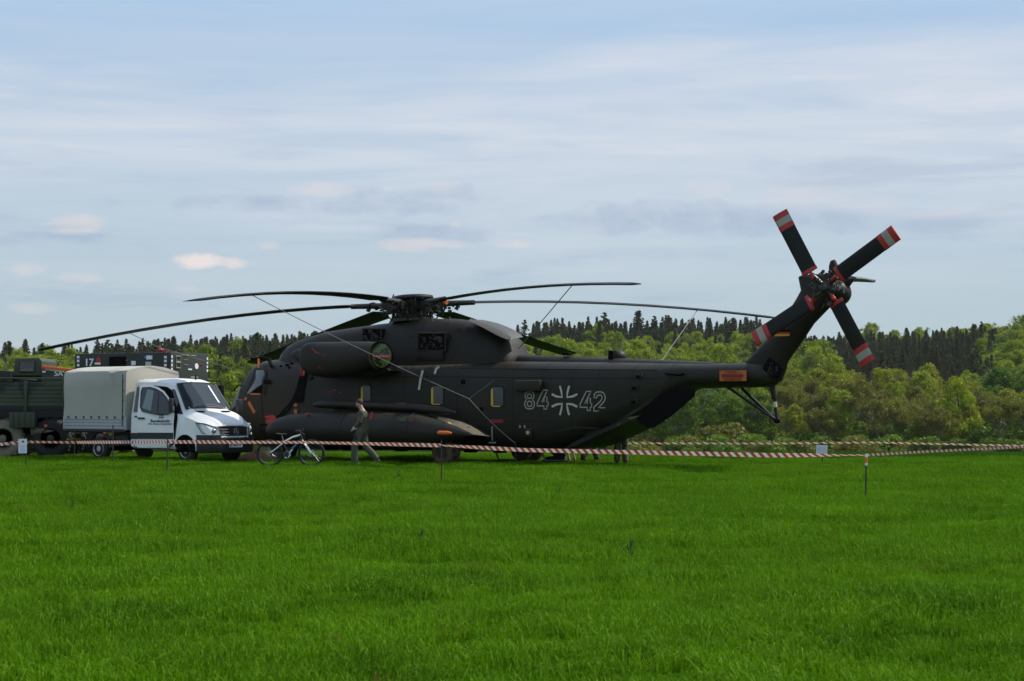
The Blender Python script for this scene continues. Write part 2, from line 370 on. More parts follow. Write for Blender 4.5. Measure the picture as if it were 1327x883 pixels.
# fuselage stations: photo column, roof row, belly row, half width, roundness
ST = [(308, 521.5, 536, .20, 2.0), (311, 517.5, 546, .42, 2.1), (317, 510.5, 556, .62, 2.2), (327, 497.5, 565, .82, 2.4), (338, 482, 573, 1.00, 2.6), (348, 471.5, 578, 1.14, 3.0), (358, 467.5, 580, 1.22, 3.2),
      (370, 466.5, 581, 1.28, 3.4), (405, 467, 582.5, 1.33, 3.8), (470, 468, 583, 1.35, 4.2), (560, 469, 583.5, 1.35, 4.4), (660, 469, 584, 1.35, 4.4), (725, 469.3, 584, 1.35, 4.2), (748, 469.5, 582, 1.34, 4.0),
      (774, 469.7, 575, 1.32, 3.8), (803, 470, 562, 1.25, 3.6), (833, 470.5, 547, 1.12, 3.4), (855, 470.7, 533, .98, 3.2), (878, 471, 518, .80, 3.0), (897, 471, 506, .70, 2.8), (907, 471, 503.5, .66, 2.6),
      (940, 471, 503, .60, 2.5), (970, 470.5, 502.8, .53, 2.4), (994, 471, 502, .44, 2.4), (1004, 475, 499.5, .32, 2.3), (1010, 481, 495, .15, 2.0)]
FS = []
for u, vt, vb, hw, n in ST:
    a, b = S(u, vt, 0), S(u, vb, 0); FS.append(((a.x + b.x) / 2, b.z, a.z, hw, n))
FS = sorted(FS); FX = [q[0] for q in FS]
def fus(x): return [float(np.interp(x, FX, [q[i] for q in FS])) for i in (1, 2, 3, 4)]
def fpt(x, th, off=0.0):
    zb, zt, hw, n = fus(x); zc, h = (zb + zt) / 2, (zt - zb) / 2; c, s_ = math.cos(th), math.sin(th)
    return Vector((x, (hw + off) * math.copysign(abs(c) ** (2 / n), c), zc + (h + off) * math.copysign(abs(s_) ** (2 / n), s_)))
def fy(x, z, off=0.0):
    zb, zt, hw, n = fus(x); zc, h = (zb + zt) / 2, (zt - zb) / 2; q = min(.999, abs(z - zc) / h)
    return hw * (1 - q ** n) ** (1 / n) + off
def on(u, v, off=.006):
    """a point of the port side of the fuselage seen at that place"""
    y = 1.3
    for _ in range(4): p = S(u, v, y); y = fy(p.x, p.z, off)
    p = S(u, v, y); return p
mb = MB(); NP = 56; xs = sorted(set([round(v, 3) for v in np.linspace(FX[0], FX[-1], 90)] + [round(x, 3) for x in FX]))
mb.loft([[fpt(x, 2 * math.pi * k / NP + .001) for k in range(NP)] for x in xs])
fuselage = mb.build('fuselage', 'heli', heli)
def patch(name, quad, mt, off=.012, n=8, parent=None, rim=None):
    """sheet on the fuselage side from a four-sided outline in photo places (port side)"""
    mb = MB(); a, b, c, d = [Vector(q).to_2d() if False else Vector((q[0], q[1], 0)) for q in quad]; k0 = 0
    for i in range(n + 1):
        for j in range(n + 1):
            s_, t_ = i / n, j / n; p = (a * (1 - s_) + b * s_) * (1 - t_) + (d * (1 - s_) + c * s_) * t_
            mb.v.append(tuple(on(p.x, p.y, off)))
    for i in range(n):
        for j in range(n): k = i * (n + 1) + j; mb.f.append((k, k + 1, k + n + 2, k + n + 1))
    return mb.build(name, mt, parent or heli)
def strip(pts, wd, off=.008, closed=False, mb=None):
    """flat line of given width (m) along photo places on the fuselage side"""
    mb = mb or MB(); P = []
    for i in range(len(pts) - (0 if closed else 1)):
        a, b = pts[i], pts[(i + 1) % len(pts)]; m = max(1, int(math.hypot(b[0] - a[0], b[1] - a[1]) / 4))
        for k in range(m): P.append((a[0] + (b[0] - a[0]) * k / m, a[1] + (b[1] - a[1]) * k / m))
    if not closed: P.append(pts[-1])
    Q = [on(p[0], p[1], off) for p in P]; n = len(Q); L, Rr = [], []
    for i in range(n):
        d = (Q[(i + 1) % n] - Q[i - 1]) if closed else (Q[min(i + 1, n - 1)] - Q[max(i - 1, 0)])
        d.normalize(); nn = d.cross(Vector((0, 1, 0)))
        if nn.length < 1e-4: nn = Vector((0, 0, 1))
        nn.normalize(); L.append(Q[i] + nn * wd / 2); Rr.append(Q[i] - nn * wd / 2)
    vs = L + Rr; fs = [(i, (i + 1) % n, n + (i + 1) % n, n + i) for i in range(n if closed else n - 1)]
    return mb.add(vs, fs)
def rrect(u0, v0, u1, v1, r, m=4):
    out = []
    for cx, cy, a0 in ((u1 - r, v0 + r, -90), (u1 - r, v1 - r, 0), (u0 + r, v1 - r, 90), (u0 + r, v0 + r, 180)):
        for k in range(m + 1): a = R(a0 + 90 * k / m); out.append((cx + r * math.cos(a), cy + r * math.sin(a)))
    return out
def polypatch(name, pts, mt, off=.012, parent=None):
    mb = MB(); cx = sum(p[0] for p in pts) / len(pts); cy = sum(p[1] for p in pts) / len(pts)
    vs = [on(cx, cy, off)]; n = len(pts)
    for s_ in (.34, .67, 1.0): vs += [on(cx + (p[0] - cx) * s_, cy + (p[1] - cy) * s_, off) for p in pts]
    fs = [(0, 1 + i, 1 + (i + 1) % n) for i in range(n)]
    for r_ in range(2):
        for i in range(n): a = 1 + r_ * n; fs.append((a + i, a + (i + 1) % n, a + n + (i + 1) % n, a + n + i))
    return mb.add(vs, fs).build(name, mt, parent or heli)
# panel seams round the fuselage: raised lap edges
seams = MB()
for u in (392, 442, 527, 596, 668, 705, 744, 775, 815, 858, 925, 952):
    x = S(u, 500, 1.2).x
    for sgn in (1, -1):
        ths = np.linspace(-1.2, 1.5, 26) if sgn == 1 else np.linspace(1.64, 4.3, 26)
        A = [fpt(x - .010, t_, .004) for t_ in ths]; B = [fpt(x + .010, t_, .004) for t_ in ths]
        seams.add(A + B, [(i, i + 1, 27 + i, 26 + i) for i in range(25)])
for pts in (((395, 487), (527, 488), (700, 490), (852, 491)), ((600, 545), (700, 546), (760, 547)), ((596, 478), (668, 478.5), (852, 480)), ((442, 512), (527, 512))):
    strip(pts, .022, .007, mb=seams)
seams.build('panel_seam', 'seam', heli)
# cockpit glazing
def thpatch(name, x0, x1, t0, t1, mt, off=.014, n=10, skew=0.0):
    mb = MB()
    for i in range(n + 1):
        for j in range(n + 1):
            x = x0 + (x1 - x0) * i / n; th = t0 + (t1 - t0) * j / n; mb.v.append(tuple(fpt(x + skew * (j / n - .5), th, off)))
    for i in range(n):
        for j in range(n): k = i * (n + 1) + j; mb.f.append((k, k + 1, k + n + 2, k + n + 1))
    return mb.build(name, mt, heli)
xn, xt = S(316, 506, 0).x, S(340, 477, 0).x
tag(thpatch('windshield', xt + .06, xn - .06, R(4), R(87), 'wind_front', skew=-.22), 'slanting pale grey windscreen panel of the cockpit')
thpatch('windshield', xt - .05, xn, R(93), R(160), 'wind_front')
thpatch('nose_window', xn - .05, S(309, 520, 0).x, R(-25), R(14), 'wind_front')
thpatch('nose_window', xn - .05, S(309, 520, 0).x, R(166), R(205), 'wind_front')
cw = [(318.5, 511.5), (341, 511.5), (343.5, 483), (341, 479), (331, 479)]
mbf = MB(); strip(cw, .07, .022, True, mbf)
wn = polypatch('cockpit_window', cw, 'windshield', .012); wf = mbf.build('window_frame', 'heli2', wn)
polypatch('window_shade', [(322, 511), (341, 511), (342, 497), (333, 502)], 'black', .017, wn)
mbs = MB(); strip([(341.5, 495), (350, 495.5)], .14, .05, mb=mbs); mbs.build('door_hinge', 'black', heli)
def stripe(pts, wd, off, name, mt):
    m_ = MB(); strip(pts, wd, off, mb=m_); return m_.build(name, mt, heli)
stripe([(322, 521), (330, 535)], .11, .02, 'orange_marking', 'orange_dull'); stripe([(316.5, 517), (320, 517)], .09, .02, 'orange_marking', 'orange_dull')
so2 = MB(); strip([(324, 510.7), (337, 511)], .05, .03, mb=so2); so2.build('orange_marking', 'orange_dull', heli)
stripe([(380.5, 525), (385, 525)], .08, .02, 'orange_marking', 'orange_dull'); stripe([(381, 533), (385, 533.5)], .12, .02, 'orange_marking', 'orange_dull')
# cockpit door outline and black strake down to the belly
sd_ = MB(); strip([(338, 515), (341, 545), (338, 572)], .03, .01, mb=sd_); strip([(346, 480), (345, 512)], .03, .01, mb=sd_); sd_.build('door_outline', 'seam', heli)
sx = MB()
for pts, wd in ((((395, 480), (388, 508), (383, 520)), .30), (((393, 482), (391, 520), (383, 518)), .12), (((388, 505), (374, 525), (358, 543), (345, 546)), .06), (((386, 513), (372, 534), (352, 549), (336, 551)), .05), (((366, 545), (352, 556), (336, 560)), .03)):
    strip(pts, wd, .03, mb=sx)
sx.build('hose', 'black', heli)
rb = MB()
for pts in (((392.5, 473), (394.5, 478)), ((394.5, 478), (392.5, 487))): strip(pts, .09, .2, mb=rb)
rb.build('red_ribbon', 'red', heli)
stripe([(344, 541), (354, 539)], .07, .05, 'red_marking', 'red'); stripe([(344.5, 547.5), (350, 545), (357, 540.5)], .13, .05, 'red_marking', 'red')
for pts in (((423.5, 508), (427.5, 508)), ((430, 506.5), (436, 506)), ((439, 508.5), (442.5, 508.5))): stripe(pts, .035, .01, 'red_marking', 'redmark')
stripe([(635, 546), (652, 546)], .10, .01, 'red_marking', 'redmark')
# small blisters, latches and bolts
for u, v, s_ in ((372, 474, .12), (375, 477, .10), (378, 472, .09), (364, 475, .07), (600, 495, .13), (624, 530, .10), (405, 490, .07), (402, 492, .05)):
    p = on(u, v, 0); MB().box(p, (s_, .05, s_)).build('latch', 'black', heli, bevel=.01)
for u, v in ((828, 488), (823, 503), (822, 521)):
    p = on(u, v, 0); q = MB().box(p, (.24, .08, .13)).build('footstep', 'heli2', heli, bevel=.02); MB().box(p + Vector((0, .06, 0)), (.11, .1, .08)).build('knob', 'black', q, bevel=.02)
# slits and grab handles
gh = MB()
for pts in (((548, 480.5), (545, 492), (543, 505.5)), ((569, 475.5), (565, 479), (563.5, 485))):
    q = [on(u, v, .035) for u, v in pts]; MB().tube(q, .035, 6).build('grab_handle', 'white_mark', heli)
q = [on(637.5, 553, .03), on(637.8, 571, .03)]; MB().tube(q, .022, 6).build('grab_handle', 'mark', heli)
MB().tube([on(634, 574, .04), on(642, 574, .04)], .03, 6).build('tie_ring', 'mark', heli)
for pts in (((862, 484), (866, 485.2), (882, 486), (887, 484)),):
    MB().tube([on(u, v, .06) for u, v in pts], .03, 6).build('grab_handle', 'black', heli)
# the three side windows with yellow edges
for (u0, v0, u1, v1) in ((467.5, 500, 480, 521.5), (558.5, 501, 574, 524.5), (636, 502.3, 652, 527)):
    wf = polypatch('window_frame', rrect(u0 - 1.6, v0 - 1.6, u1 + 1.4, v1 + 1.2, 3.5), 'seam', .010)
    wp = polypatch('window', rrect(u0, v0, u1, v1, 3.0), 'porthole', .018)
    polypatch('yellow_edge', [(u0, v1 - 1.5), (u0 + .2, v0 + 3), (u0 + 2.6, v0 + .6), (u0 + 3.2, v1 - 4), (u0 + 2.4, v1)], 'yellow', .026, wp)
    e = MB(); strip([(u0 + 2, v1 - .4), (u1 - 4, v1 - .2)], .03, .026, mb=e); e.build('yellow_edge', 'yellow', wp)
# blister above the 84, lamp box, lighter aft panel
bl = MB(); a, b = on(671, 493, 0), on(704, 507.5, 0)
bl.box(((a.x + b.x) / 2, a.y + .09, (a.z + b.z) / 2), (abs(a.x - b.x), .26, abs(a.z - b.z))); bl.build('side_blister', 'heli2', heli, bevel=.07)
p = on(685.5, 561, 0); q = MB().box(p + Vector((0, .02, 0)), (.26, .06, .24)).build('lamp_housing', 'heli2', heli, bevel=.02)
MB().lathe([(0, .055), (.03, .05), (.04, .001)], p + Vector((0, .05, 0)), (0, 1, 0), 14).build('lamp', 'lamp', q)
for u in (674, 680): MB().box(on(u, 553, .01), (.035, .03, .08)).build('vent', 'mark', heli)
polypatch('aft_panel', [(776, 541), (768, 536), (800, 522), (858, 499), (858, 508), (846, 520), (820, 537), (800, 548), (790, 550)], 'heli2', .02)
polypatch('rescue_marking', [(797, 553), (812, 541), (830, 538.5), (822, 544), (805, 554)], mat('faded_yellow', (.075, .085, .02), .7), .03)
# rear ramp: open side doors hanging from the boom root, both sides
for sy in (1, -1):
    P = [S(u, v, sy * .9) for u, v in ((826, 543), (834, 551), (840, 555), (846, 554.5), (868, 540), (899, 514), (900, 503), (880, 500), (850, 518))]
    MB().prism(P, (0, .05, 0), (0, -.05, 0)).build('ramp_side_door', 'black', heli, smooth=False)
P = [S(u, v, 0) for u, v in ((757, 581), (772, 577), (840, 546), (838, 541), (772, 571))]
MB().prism(P, (0, 1.05, 0), (0, -1.05, 0)).build('loading_ramp', 'heli_top', heli, smooth=False)
e = MB(); strip([(722, 559), (745, 554), (778, 555.5), (758, 564)], .035, .012, mb=e); e.build('ramp_hinge_line', 'heli2', heli)
# digits and cross as outlined figures
def outline(mb, pts, wd=.035, closed=True): strip(pts, wd, .010, closed, mb)
d8 = [[(686, 507.5), (690, 508.2), (692, 511), (691.6, 515.5), (689.8, 518.2), (692.3, 521), (692.6, 526), (690.4, 529.4), (686, 530.3), (682, 529.2), (680, 525.6), (680.3, 520.8), (682.6, 518), (680.7, 515.2), (680.6, 510.8), (682.6, 508.2)],
      [(686, 510.8), (688.6, 511.8), (688.8, 515.4), (686, 516.8), (683.6, 515.4), (683.6, 511.8)], [(686, 519.8), (689, 521.4), (689.2, 525.6), (686.2, 527.2), (683.4, 525.4), (683.4, 521.4)]]
def four(u0, v0, wd, ht):
    q = lambda a, b: (u0 + a * wd, v0 + b * ht)
    return [[q(.55, 0), q(.95, 0), q(.42, .62), q(.62, .62), q(.66, .36), q(.9, .36), q(.88, .62), q(1, .62), q(1, .83), q(.88, .83), q(.88, 1), q(.62, 1), q(.62, .83), q(0, .83), q(.02, .66)]]
def two(u0, v0, wd, ht):
    q = lambda a, b: (u0 + a * wd, v0 + b * ht)
    return [[q(.02, .30), q(.06, .12), q(.25, .01), q(.62, 0), q(.88, .08), q(1, .25), q(.97, .42), q(.82, .56), q(.40, .82), q(1, .83), q(1, 1), q(0, 1), q(.02, .80), q(.62, .46), q(.74, .30), q(.66, .18), q(.42, .16), q(.28, .22), q(.24, .32)]]
for shapes in (d8, four(696, 505.8, 14.2, 24.6), four(751.5, 507.4, 15.2, 24.8), two(769.4, 508, 15, 25)):
    m_ = MB()
    for s_ in shapes: outline(m_, s_)
    m_.build('number_digit', 'mark', heli)
C0 = (731.5, 519.2)
for sx_, sy_ in ((1, 1), (-1, 1), (1, -1), (-1, -1)):
    m_ = MB(); qx, qy = .88, 1.0; pts = []
    ct = [(3.6, 19), (3.9, 12), (4.2, 7.5)]
    pts = [(C0[0] + sx_ * (6.9) * qx, C0[1] - sy_ * 19), (C0[0] + sx_ * 4.6 * qx, C0[1] - sy_ * 11.5), (C0[0] + sx_ * 3.6 * qx, C0[1] - sy_ * 4.2),
           (C0[0] + sx_ * 12 * qx, C0[1] - sy_ * 5.2), (C0[0] + sx_ * 18.8 * qx, C0[1] - sy_ * 8.2)]
    strip(pts, .06, .010, False, m_); m_.build('cross_marking', 'white_mark', heli)

# main gearbox cowling on the roof
CW = [(373, 466, 464, .35), (376, 455, .0, .55), (384.5, 447, 0, .7), (399, 440, 0, .8), (431, 430, 0, .85), (464, 425, 0, .9), (497, 420.5, 0, .95), (541, 415.6, 0, .98), (564, 413.6, 0, .98), (592, 413.4, 0, .95), (613, 416, 0, .92),
      (633, 421, 0, .88), (653, 429, 0, .82), (664, 437.5, 0, .76), (669, 447.5, 0, .70), (674, 459.5, 0, .6), (676, 464, 0, .5)]
rings = []
for u, v, _, hw in CW:
    p = S(u, v, 0); zb = 2.55; h = p.z - zb
    rings.append([Vector((p.x, hw * math.copysign(abs(math.cos(a)) ** (2 / 3.2), math.cos(a)) * (1.12 - .12 * max(0, math.sin(a))), zb + h * abs(math.sin(a)) ** (2 / 3.2))) for a in np.linspace(0, math.pi, 22)])
cowl = MB().loft(rings).build('gearbox_cowling', 'heli_top', heli)
def cw_y(x, off=0): return float(np.interp(x, [r[0].x for r in rings][::-1], [c_[3] for c_ in CW][::-1])) + off
def onc(u, v, off=.02):
    y = .9
    for _ in range(4):
        p = S(u, v, y); x = p.x; zt = float(np.interp(x, [r[0].x for r in rings][::-1], [max(q.z for q in r) for r in rings][::-1])); q = min(.98, max(0, (p.z - 2.55) / (zt - 2.55)))
        y = cw_y(x) * (1 - q ** 3.2) ** (1 / 3.2) * (1.12 - .12 * q) + off
    return S(u, v, y)
# open hatches with machinery inside
def hatch(name, u0, v0, u1, v1, parts):
    q = [onc(u0, v1, .02), onc(u1, v1, .02), onc(u1, v0, .02), onc(u0, v0, .02)]
    y = max(p.y for p in q) + .02; P = [Vector((S(u, v, y).x, y, S(u, v, y).z)) for u, v in ((u0, v1), (u1, v1), (u1, v0), (u0, v0))]
    h_ = MB().prism(P, (0, 0, 0), (0, -.25, 0)).build(name, 'black', heli, smooth=False)
    fr = MB()
    for i in range(4): fr.tube([P[i], P[(i + 1) % 4]], .028, 4)
    fr.build('hatch_frame', 'heli2', h_, smooth=False)
    m_ = MB(); r_ = random.Random(u0)
    for _ in range(parts):
        a = r_.random(); b = r_.random(); p = P[0].lerp(P[1], .12 + .76 * a); p2 = P[3].lerp(P[2], .12 + .76 * a); c_ = p.lerp(p2, .1 + .7 * b) + Vector((0, .012, 0))
        if r_.random() < .5: m_.ball(c_, (.03 + .05 * r_.random(), .02, .03 + .05 * r_.random()), 8, 5)
        else: m_.tube([c_, c_ + Vector((r_.uniform(-.2, .2), .01, r_.uniform(-.2, .2)))], .012, 5)
    m_.build('machinery', 'hub', h_); return P
hatch('hatch', 541.5, 432, 577, 455, 26)
P = hatch('hatch', 470, 426.5, 494, 442.5, 16)
MB().tube([P[0].lerp(P[1], .5) + Vector((0, .02, 0)), P[3].lerp(P[2], .5) + Vector((0, .02, 0))], .03, 4).build('hatch_divider', 'heli2', heli)
a, b = onc(539, 456, .05), onc(575, 467, .05)
MB().box(((a.x + b.x) / 2, max(a.y, b.y), (a.z + b.z) / 2), (abs(a.x - b.x), .06, abs(a.z - b.z))).build('hatch_door', 'heli_top', heli, bevel=.015)
for u, v in ((562, 430), (583, 437), (607, 446), (595, 427), (584, 466), (532, 436)): MB().box(onc(u, v, .02), (.1, .03, .05)).build('latch', 'heli2', heli)
for u in (561, 584, 611): p = onc(u, 416.5, .0); MB().tube([p, p + Vector((0, .05, .12))], .015, 5).build('pin', 'steel', heli)
# curved lip of the aft cowling, standing proud of the body
lip = []
for k, (u, v, v2) in enumerate(((612, 416, 417), (620, 417.5, 420), (632, 420.5, 426), (643, 424.5, 432), (653, 429, 437), (661, 434.5, 440), (665.5, 438.5, 440.5))):
    a = S(u, v, .55); b = S(u - 4, v2, .98); lip.append([a + Vector((0, -.5, .05)), a + Vector((0, 0, .04)), a.lerp(b, .5) + Vector((0, .05, .07)), b, b + Vector((0, -.05, -.02)), a.lerp(b, .5)])
MB().loft(lip).build('cowling_lip', mat('pale_lip_paint', (.075, .068, .055), .45, var=.25, scale=5), heli)  # lip in a paler tone than the cowling
# dorsal spine and the blade rest post
sp_ = []
for u, v in ((672, 460), (690, 460.3), (720, 461), (770, 463), (815, 464.8), (860, 466.5), (930, 469.5)):
    p = S(u, v, 0); sp_.append([Vector((p.x, .34 * math.cos(a), 2.66 + (p.z - 2.66) * max(0, math.sin(a)) ** .6)) for a in np.linspace(0, math.pi, 10)])
MB().loft(sp_).build('dorsal_spine', 'heli2', heli)
for u, v0, v1, wd in ((793.5, 454.5, 470, .16), (735, 457, 461, .2)):
    a, b = S(u, v0, .12), S(u, v1, .12); MB().box((a + b) / 2, (wd, .2, (a - b).length)).build('antenna_post', 'black', heli, bevel=.02)
p = S(801, 463, -.15); MB().ball(p, (.24, .24, .20), 14, 9).build('antenna_dome', 'heli_top', heli)
# front upper hump behind the cockpit and refuelling/heater intake arm over the cockpit
MB().tube([S(325, 465, .95), S(340, 464.5, .9), (S(349, 466, .9)), S(352, 475, 1.15)], [.03, .06, .06, .05], 8).build('air_scoop_arm', 'black', heli)
MB().box(S(335, 471, 1.1), (.06, .02, .28)).build('red_ribbon', 'orange', heli)
# wipers and pitot
MB().tube([S(303, 506, 1.0), S(309, 499, 1.05), S(313, 500, .95)], .025, 5).build('mirror_arm', 'black', heli)

# engine nacelles, port and starboard
def nacelle(sy):
    NC = [(377.5, 459, .03), (380, 459.5, .09), (384, 460, .15), (389, 460.5, .20), (394, 461, .22), (396, 462, .28), (400, 464, .44), (403, 464.7, .47), (409, 465.5, .50), (420, 466.5, .525), (440, 467, .535), (460, 466, .52), (474, 465, .49), (488, 462.5, .43), (497, 461.2, .38)]
    rs = []
    for k, (u, v, r) in enumerate(NC):
        p = S(u, v, 1.95); rs.append([Vector((p.x, sy * (1.95 + (.06 * max(0, k - 9))), p.z)) + Vector((0, r * math.cos(a), r * math.sin(a))) for a in np.linspace(0, 2 * math.pi, 33)[:-1]])
    # tail end bends outward
    p = S(499, 461, 1.95); ax = Vector((-.60, .80 * sy, 0)); up = Vector((0, 0, 1)); sd2 = ax.cross(up)
    c0 = Vector((p.x - .02, sy * 2.14, p.z))
    rs.append([c0 + (Vector((.80, .60 * sy, 0)) * .30 * math.cos(a) * sy + up * .36 * math.sin(a)) for a in np.linspace(0, 2 * math.pi, 33)[:-1]])
    n_ = MB().loft(rs).build('engine_nacelle', 'heli_top', heli)
    e = MB()
    ring = [c0 + ax * .03 + (Vector((.80, .60 * sy, 0)) * .32 * math.cos(a) * sy + up * .38 * math.sin(a)) for a in np.linspace(0, 2 * math.pi, 29)[:-1]]
    e.tube(ring + [ring[0]], .035, 6); e.build('exhaust_rim', 'black', n_)
    d = MB(); rr = [[c0 + ax * (.03 + .05 * (1 - q)) + (Vector((.80, .60 * sy, 0)) * .30 * q * math.cos(a) * sy + up * .36 * q * math.sin(a)) * (1 + .03 * math.sin(a * 7)) for a in np.linspace(0, 2 * math.pi, 29)[:-1]] for q in (.02, .4, .7, .9, 1.0)]
    d.loft(rr, cap=False); cv = d.build('exhaust_cover', 'foil', n_)
    rbn = MB(); ex = Vector((-.80, -.60 * sy, 0)) if sy > 0 else Vector((.8, -.6, 0)); o = c0 + ax * .11 + up * -.03
    rbn.prism([o - ex * .27 - up * .045 + up * .03, o + ex * .27 - up * .045 - up * .02, o + ex * .27 + up * .045 - up * .02, o - ex * .27 + up * .045 + up * .03], (0, 0, 0), ax * .006); rbn.build('red_ribbon', 'red', cv)
    m_ = MB(); put_text(m_, "REMOVE BEFORE FLIGHT", .045, o + ax * .012, Vector((-.80, -.60 * sy * -1, 0)) if sy < 0 else Vector((-.80, -.60, 0)), up, .95); m_.build('lettering', 'paper', cv)
    return n_
n_ = nacelle(1); nacelle(-1)
# strut, fairing below the nacelle tail
for sy in (1, -1):
    P = [S(u, v, 1.45) for u, v in ((470, 480), (498, 470), (514, 481), (490, 489), (455, 489))]
    for p in P: p.y *= sy
    MB().prism(P, (0, .32, 0), (0, -.5, 0)).build('nacelle_pylon', 'heli_top', heli)
# nacelle markings
def onn(u, v, off=.035):
    y = 2.3
    for _ in range(5):
        p = S(u, v, y); r = float(np.interp(u, [377, 384, 394, 400, 403, 409, 440, 474, 497], [.03, .15, .22, .44, .47, .5, .535, .49, .38])) + off; zc = 3.05; c0 = S(u, 466, 1.95).z
        y = 1.95 + math.sqrt(max(.01, r * r - (p.z - c0) ** 2))
    return S(u, v, y)
m_ = MB()
for pts in (((404, 453), (409, 457), (415, 460.5)), ((403, 471), (409, 466), (415, 460.5))):
    Q = [onn(u, v) for u, v in pts]; up = Vector((0, 0, .05)); m_.add([p + up for p in Q] + [p - up for p in Q], [(0, 1, 4, 3), (1, 2, 5, 4)])
m_.build('red_marking', 'redmark', n_)
m_ = MB(); put_text(m_, "GEFAHRENZONE", .105, onn(430, 460.8, .05), (-1, .0, 0), (0, 0, 1), .9, .004); m_.build('lettering', 'redmark', n_)
m_ = MB(); put_text(m_, "OEL", .09, onn(414, 477, .06), (-1, 0, 0), (0, .3, 1)); m_.build('lettering', 'redmark', n_)
m_ = MB(); x_ = S(446, 460, 2.4).x; c_ = S(446, 466, 1.95)
m_.torus((c_.x, 1.95, c_.z), (1, 0, 0), .535, .006, 40, 4); m_.build('panel_seam', 'seam', n_)
m_ = MB(); q = onn(393.5, 472, .02); m_.tube([q, q + Vector((.05, .03, -.18)), q + Vector((.1, 0, -.35))], .035, 5); m_.build('red_ribbon', 'red', n_)

# sponsons, drop tanks and long upper pods
def sponson(sy):
    SPs = [(415, 545, 572, .2), (430, 537, 576, .42), (470, 535, 578, .5), (530, 536, 579, .52), (566, 541, 578.5, .50), (585, 545.5, 577, .42), (600, 550, 573, .32), (614, 557, 567, .2), (628, 564.5, 566, .05)]
    rs = []
    for u, vt, vb, hw in SPs:
        a, b = S(u, vt, 1.9), S(u, vb, 1.9); rs.append([Vector((a.x, sy * 1.65 + hw * math.copysign(abs(math.cos(q)) ** .7, math.cos(q)) * 1.15, (a.z + b.z) / 2 + (a.z - b.z) / 2 * math.copysign(abs(math.sin(q)) ** .7, math.sin(q)))) for q in np.linspace(0, 2 * math.pi, 29)[:-1]])
    s_ = MB().loft(rs).build('sponson', 'heli', heli)
    return s_
def tank(sy):
    TK = [(346, 558, .02), (347.5, 557.5, .12), (352, 557, .22), (362, 556, .33), (378, 555.5, .42), (400, 556, .475), (430, 557, .50), (500, 558, .50), (545, 559, .47), (566, 560, .36), (590, 561.5, .20), (607, 562.5, .06), (612, 563, .01)]
    Y = 2.55; rs = []
    for u, v, r in TK:
        p = S(u, v, Y); rs.append([Vector((p.x, sy * (Y) + r * math.cos(q), p.z + r * math.sin(q))) for q in np.linspace(0, 2 * math.pi, 29)[:-1]])
    tk = MB().loft(rs).build('drop_tank', 'heli', heli)
    for u in (409, 455, 540):
        p = S(u, 557, Y); MB().torus((p.x, sy * Y, p.z), (1, 0, 0), float(np.interp(u, [t_[0] for t_ in TK], [t_[2] for t_ in TK])) - .001, .007, 36, 4).build('panel_seam', 'seam', tk)
    PD = [(405.5, 525.5, .015), (408, 525, .06), (414, 524.3, .10), (430, 524.3, .125), (480, 525.5, .13), (540, 529, .125), (575, 532.5, .11), (586, 534, .07), (590.5, 535, .02)]
    Y2 = 2.2; rs = []
    for u, v, r in PD:
        p = S(u, v, Y2); rs.append([Vector((p.x, sy * Y2 + r * math.cos(q) * 1.3, p.z + r * math.sin(q))) for q in np.linspace(0, 2 * math.pi, 17)[:-1]])
    MB().loft(rs).build('upper_pod', 'heli', heli)
    P = [S(u, v, Y2) for u, v in ((432, 526), (545, 531), (560, 545), (420, 545))]
    for p in P: p.y = sy * 1.9
    MB().prism(P, (0, .14, 0), (0, -.5, 0)).build('tank_pylon', 'heli_top', heli)
    return tk
for sy in (1, -1): sp1 = sponson(sy) if sy == 1 else (sponson(sy), sp1)[1]; tk1 = tank(sy) if sy == 1 else (tank(sy), tk1)[1]
# dirty tan upper skin at the port sponson tail, colour brightened to look sunlit
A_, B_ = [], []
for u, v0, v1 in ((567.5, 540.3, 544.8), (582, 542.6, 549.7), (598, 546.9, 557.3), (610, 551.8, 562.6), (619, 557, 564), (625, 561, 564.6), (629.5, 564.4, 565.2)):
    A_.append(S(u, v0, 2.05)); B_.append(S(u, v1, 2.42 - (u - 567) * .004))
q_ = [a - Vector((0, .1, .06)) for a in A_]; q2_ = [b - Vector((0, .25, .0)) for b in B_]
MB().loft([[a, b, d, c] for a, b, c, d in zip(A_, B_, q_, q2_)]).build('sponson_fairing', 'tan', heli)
p0, p1 = S(567, 561, 3.0), S(583, 561.5, 3.0); MB().lathe([(0, .03), (.05, .055), (.35, .055), (.46, .03), (.48, .01)], p0, p1 - p0, 12).build('navigation_light', 'orange', heli)
P = [S(u, v, 2.6) for u, v in ((583, 560), (600, 561), (616, 564), (598, 565), (583, 563))]; MB().prism(P, (0, .05, 0), (0, -.1, 0)).build('tail_fin_strake', 'heli_top', heli)
m_ = MB(); P = [S(u, v, 2.97) for u, v in ((516, 541.5), (528, 541.5), (525.5, 546), (517, 546))]; m_.prism(P, (0, 0, 0), (0, .015, 0)); m_.build('fuel_label', mat('olive_label', (.10, .12, .05), .7), tk1)
m_ = MB(); P = [S(u, v, 2.97) for u, v in ((530, 542.5), (537, 542), (535, 546), (530, 546))]; m_.prism(P, (0, 0, 0), (0, .015, 0)); m_.build('fuel_label', mat('brown_label', (.15, .07, .04), .7), tk1)
MB().ball(S(399, 537, 2.85), (.07, .04, .04)).build('red_cap', 'red', tk1)
MB().box(S(481, 539.5, 2.95), (.05, .03, .22), Matrix.Rotation(-.2, 3, 'Y')).build('red_ribbon', 'red', heli)

